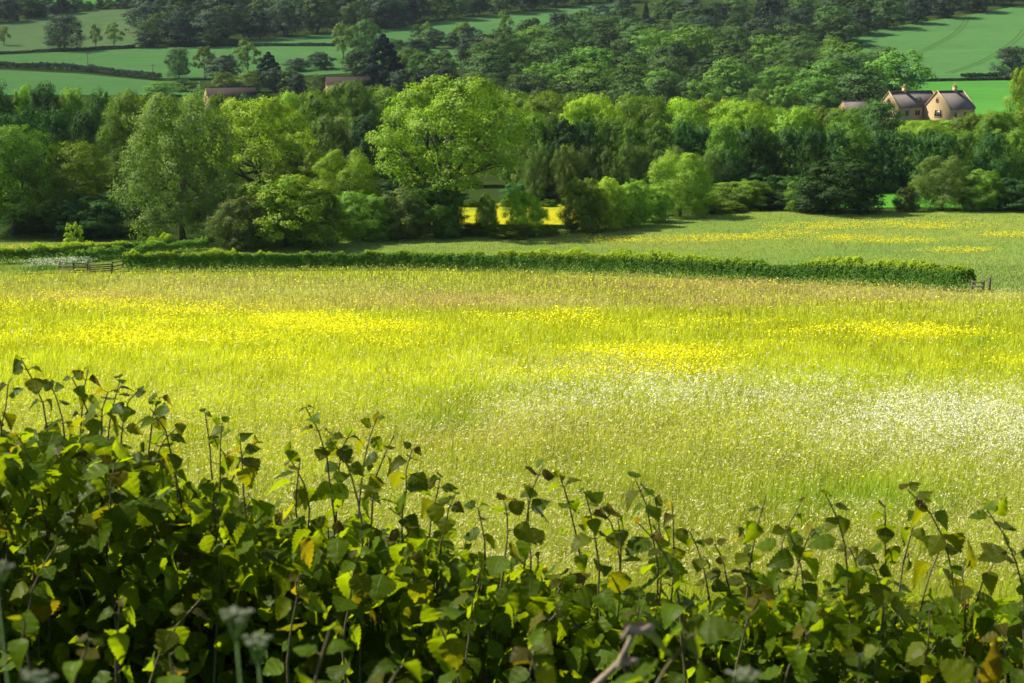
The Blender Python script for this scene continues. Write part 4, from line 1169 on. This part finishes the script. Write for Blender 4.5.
for i, (px, py, Y, ln, nod) in enumerate(TALL):
    st, lv = MB(), Leaves()
    k = Y / 4.2
    shoot(at(px, py, Y), ln * 0.85, random.uniform(-.03, .05), nod, random.uniform(0.040, 0.058), st, lv, 14, 0.06)
    emit_part(st, lv)
# shoots nearer the camera, drawn softer by the lens
NEARS = [(690, 636, 1.7, .5), (300, 575, 3.0, .6), (120, 600, 2.8, .6), (430, 610, 3.0, .5), (60, 540, 3.4, .6), (200, 600, 3.2, .6), (560, 610, 3.2, .5), (820, 620, 3.1, .5), (930, 610, 3.3, .5), (480, 570, 3.5, .6),
         (360, 555, 3.5, .6), (90, 640, 2.0, .4), (330, 630, 1.9, .4), (170, 655, 2.1, .4), (530, 650, 2.0, .4), (860, 655, 2.1, .4), (980, 668, 2.0, .4), (25, 620, 2.2, .4), (620, 660, 2.2, .4), (400, 668, 2.0, .4), (760, 600, 3.4, .5), (640, 600, 3.4, .5), (1000, 625, 3.2, .5)]
for px, py, Y, ln in NEARS:
    st, lv = MB(), Leaves()
    shoot(at(px, py, Y), ln, random.uniform(-.08, .08), None, (0.075 if Y < 1.8 else random.uniform(0.036, 0.050)), st, lv, 12)
    emit_part(st, lv)
# the body of the hedge
st, lv = MB(), Leaves()
for i in range(760):
    Y = random.uniform(3.9, 5.3); px = random.uniform(-70, 1100) if i < 520 else random.choice([random.uniform(-650, -70), random.uniform(1100, 1680)])
    top = float(np.interp(px, TOPX, TOPY))
    py = top + random.uniform(10, 60) + random.random() ** 2 * 200
    shoot(at(px, py, Y), random.uniform(0.45, 0.75), random.uniform(-.12, .12), None, random.uniform(0.045, 0.068), st, lv, 11)
for i in range(17500):                                     # leaves on side twigs all through the hedge
    Y = random.uniform(3.8, 5.4); px = random.uniform(-90, 1120) if i < 12500 else random.choice([random.uniform(-680, -90), random.uniform(1120, 1710)])
    top = float(np.interp(px, TOPX, TOPY))
    py = top + 26 + random.random() ** 0.95 * (760 - top) + random.gauss(0, 8)
    p = at(px, py, Y)
    aa = random.uniform(0, 6.28); el = random.uniform(-1.2, -0.1)
    ax = np.array([math.cos(aa) * math.cos(el), math.sin(aa) * math.cos(el), math.sin(el)])
    lv.add(p, ax, np.array([ax[0] + random.gauss(0, .4), ax[1] + random.gauss(0, .4) - 0.15, 0.7]), random.uniform(0.038, 0.072), random.uniform(0.75, 1.25), leafcol(0.8))
for i in range(170):                                      # woody framework
    Y = random.uniform(3.9, 5.2); px = random.uniform(-80, 1110)
    a = np.array([ray(px, 600)[0] * Y, Y, float(T(0, Y))]); top = float(np.interp(px, TOPX, TOPY))
    b = at(px + random.uniform(-60, 60), top + random.uniform(40, 160), Y)
    st.tube([a, (a + b) / 2 + np.array([random.uniform(-.1, .1), random.uniform(-.1, .1), 0]), b], [0.006, 0.005, 0.002], 6, cap=False)
part = obj('hedge_stems', st.mesh('hedge_stems', smooth=True), M['shoot'], hroot); part.location = -HB; part['kind'] = 'stuff'
part = obj('hedge_leaves', lv.mesh('hedge_leaves'), M['leaf'], hroot); part.location = -HB; part['kind'] = 'stuff'

# -------- white umbels in front of the hedge
M['umbel'] = solid_mat('umbel', (0.12, 0.14, 0.06), (0.23, 0.25, 0.16), 60, 0.8)
M['greenstem'] = solid_mat('greenstem', (0.05, 0.10, 0.02), (0.09, 0.15, 0.03), 20, 0.7)


def ball(mb, c, r, n=6):
    la = np.linspace(-PI / 2, PI / 2, n); lo = np.arange(n) * 2 * PI / n
    V = np.array([(math.cos(a) * math.cos(o), math.cos(a) * math.sin(o), math.sin(a)) for a in la for o in lo]) * r + c
    i, j = np.meshgrid(np.arange(n - 1), np.arange(n), indexing='ij')
    mb.add(V, [np.stack([i * n + j, i * n + (j + 1) % n, (i + 1) * n + (j + 1) % n, (i + 1) * n + j], -1).reshape(-1, 4)])


UM = [(236, 614, 1.1, 'fuzzy white flower head in front of the hedge leaves left of the middle bottom'), (258, 640, 1.2, 'smaller white flower head right beside and below the fuzzy white one'),
      (38, 676, 1.1, 'white flower head in the bottom left corner'), (-4, 566, 1.2, 'white flower head cut by the left edge of the photo'),
      (745, 674, 1.15, 'dull greenish flower head in the lower right part of the hedge')]
for px, py, Y, l_ in UM:
    tip = at(px, py, Y); bz = float(T(tip[0], Y)); e = empty('cow_parsley', (tip[0] + 0.05, Y, bz), l_, 'wildflower')
    h_ = tip[2] - bz
    mb = MB(); top = np.array([-0.05, 0, h_])
    mb.tube([(0, 0, 0), (-0.01, 0, h_ * 0.5), top - np.array([0, 0, 0.02])], [0.0016, 0.0013, 0.0009], 6)
    hd = MB()
    for k in range(11):
        a = k * 2.4; rr = 0.011 * math.sqrt(k / 10.0) * random.uniform(0.85, 1.15); c = top + np.array([rr * math.cos(a), rr * math.sin(a), 0.004 * random.random() - rr * 0.25])
        mb.tube([top - np.array([0, 0, 0.02]), c], [0.001, 0.0007], 4, cap=False)
        for q in range(8):
            a2 = q * 2.4; r2 = 0.0030 * math.sqrt(q / 7.0); ball(hd, c + np.array([r2 * math.cos(a2), r2 * math.sin(a2), 0.001 * random.random()]), 0.0009, 5)
    obj('stem', mb.mesh('stem', smooth=True), M['greenstem'], e); obj('flower_head', hd.mesh('flower_head', smooth=True), M['umbel'], e)

# -------- withered stalk with a curled dead leaf, close to the lens
M['dead'] = solid_mat('dead_leaf', (0.16, 0.115, 0.075), (0.30, 0.24, 0.18), 60, 0.85, 0.4)
b = at(585, 700, 1.65); bz = float(T(b[0], 1.65))
e = empty('withered_stalk', (b[0], 1.65, bz), 'pale brown withered stalk with curled dead leaf in front of the hedge', 'dead plant')
o0 = np.array([b[0], 1.65, bz]); p1, p2, p3 = at(590, 690, 1.65) - o0, at(620, 662, 1.62) - o0, at(636, 628, 1.6) - o0
mb = MB(); mb.tube([(-.06, 0.02, 0), p1 - np.array([.02, 0, .05]), p1, p2, p3], [0.005, .0045, .004, .0035, .002], 6)
obj('stem', mb.mesh('stem', smooth=True), M['dead'], e)
for ct, sz in ((p3 + np.array([0.0, 0, -0.002]), 0.034), (p2 + np.array([0.006, 0, 0.0]), 0.024)):
    nu_, nv_ = 14, 12; V = []
    for i in range(nu_):
        u = i / (nu_ - 1)
        for j in range(nv_):
            v = j / (nv_ - 1) * 2 - 1; w = 0.45 * math.sin(PI * (0.05 + 0.9 * u)) ** 0.6; th = v * 2.3
            V.append(((u - 0.5) * sz, (math.sin(th) * w * 0.45 + 0.03 * math.sin(9 * u + 5 * v)) * sz, (-math.cos(th) * w * 0.45 + 0.12 * math.sin(5 * u) + 0.05 * math.sin(13 * u + 4 * v)) * sz))
    V = np.array(V) @ np.array(Matrix.Rotation(-0.5, 3, 'Y')).T + ct
    o = obj('curled_leaf', mesh_np('curled_leaf', V, [gridfaces(nu_, nv_)], smooth=True), M['dead'], e)

# ------------------------------------------------------------------ air between the camera and the far hills
mb = MB(); mb.box((-1500, -60, float(_tz.min()) - 3), (1500, 4100, float(_tz.max()) + 40))
hm, nt, out = new_mat('haze_air')
vp = N(nt, 'ShaderNodeVolumePrincipled', Density=0.00003, Anisotropy=0.2); vp.inputs['Color'].default_value = (0.72, 0.85, 1.0, 1)
L(nt, vp.outputs[0], out.inputs['Volume'])
tag(obj('haze', mb.mesh('haze'), hm), kind='stuff')

# ------------------------------------------------------------------ light, sky, camera
SUN_EL, SUN_AZ = math.radians(46), math.radians(-76)        # azimuth from +Y (view direction), negative = left
to_sun = Vector((math.cos(SUN_EL) * math.sin(SUN_AZ), math.cos(SUN_EL) * math.cos(SUN_AZ), math.sin(SUN_EL)))
sd = bpy.data.lights.new('sun', 'SUN'); sd.energy = 5.0; sd.angle = math.radians(0.5); sd.color = (1.0, 0.94, 0.82)
so = bpy.data.objects.new('sun', sd); COL.objects.link(so); so.rotation_euler = to_sun.to_track_quat('Z', 'Y').to_euler()
wd = bpy.data.worlds.new('World'); scene.world = wd; wd.use_nodes = True
nt = wd.node_tree; nt.nodes.clear()
ou = nt.nodes.new('ShaderNodeOutputWorld'); bg = nt.nodes.new('ShaderNodeBackground'); sk = nt.nodes.new('ShaderNodeTexSky')
sk.sky_type = 'NISHITA'; sk.sun_disc = False; sk.sun_elevation = SUN_EL; sk.sun_rotation = SUN_AZ; sk.altitude = 150
bg.inputs[1].default_value = 0.07
nt.links.new(sk.outputs[0], bg.inputs[0]); nt.links.new(bg.outputs[0], ou.inputs[0])

cd = bpy.data.cameras.new('camera'); cam = bpy.data.objects.new('camera', cd); COL.objects.link(cam)
cam.location = (0, 0, 0); cam.rotation_euler = (PI / 2 - PITCH, 0, 0)
cd.sensor_width = 36; cd.lens = F * 36 / W; cd.clip_start = 0.05; cd.clip_end = 8000
cd.dof.use_dof = True; cd.dof.focus_distance = 15.0; cd.dof.aperture_fstop = 13.0
scene.camera = cam
scene.view_settings.view_transform = 'Standard'; scene.view_settings.look = 'None'; scene.view_settings.exposure = 1.2; scene.view_settings.gamma = 1
scene.render.engine = 'CYCLES'
cy = scene.cycles
cy.max_bounces = 5; cy.diffuse_bounces = 3; cy.glossy_bounces = 2; cy.transmission_bounces = 3; cy.transparent_max_bounces = 4
cy.use_adaptive_sampling = True; cy.adaptive_threshold = 0.02
cy.use_denoising = True
print('trees', TREE_COUNT)
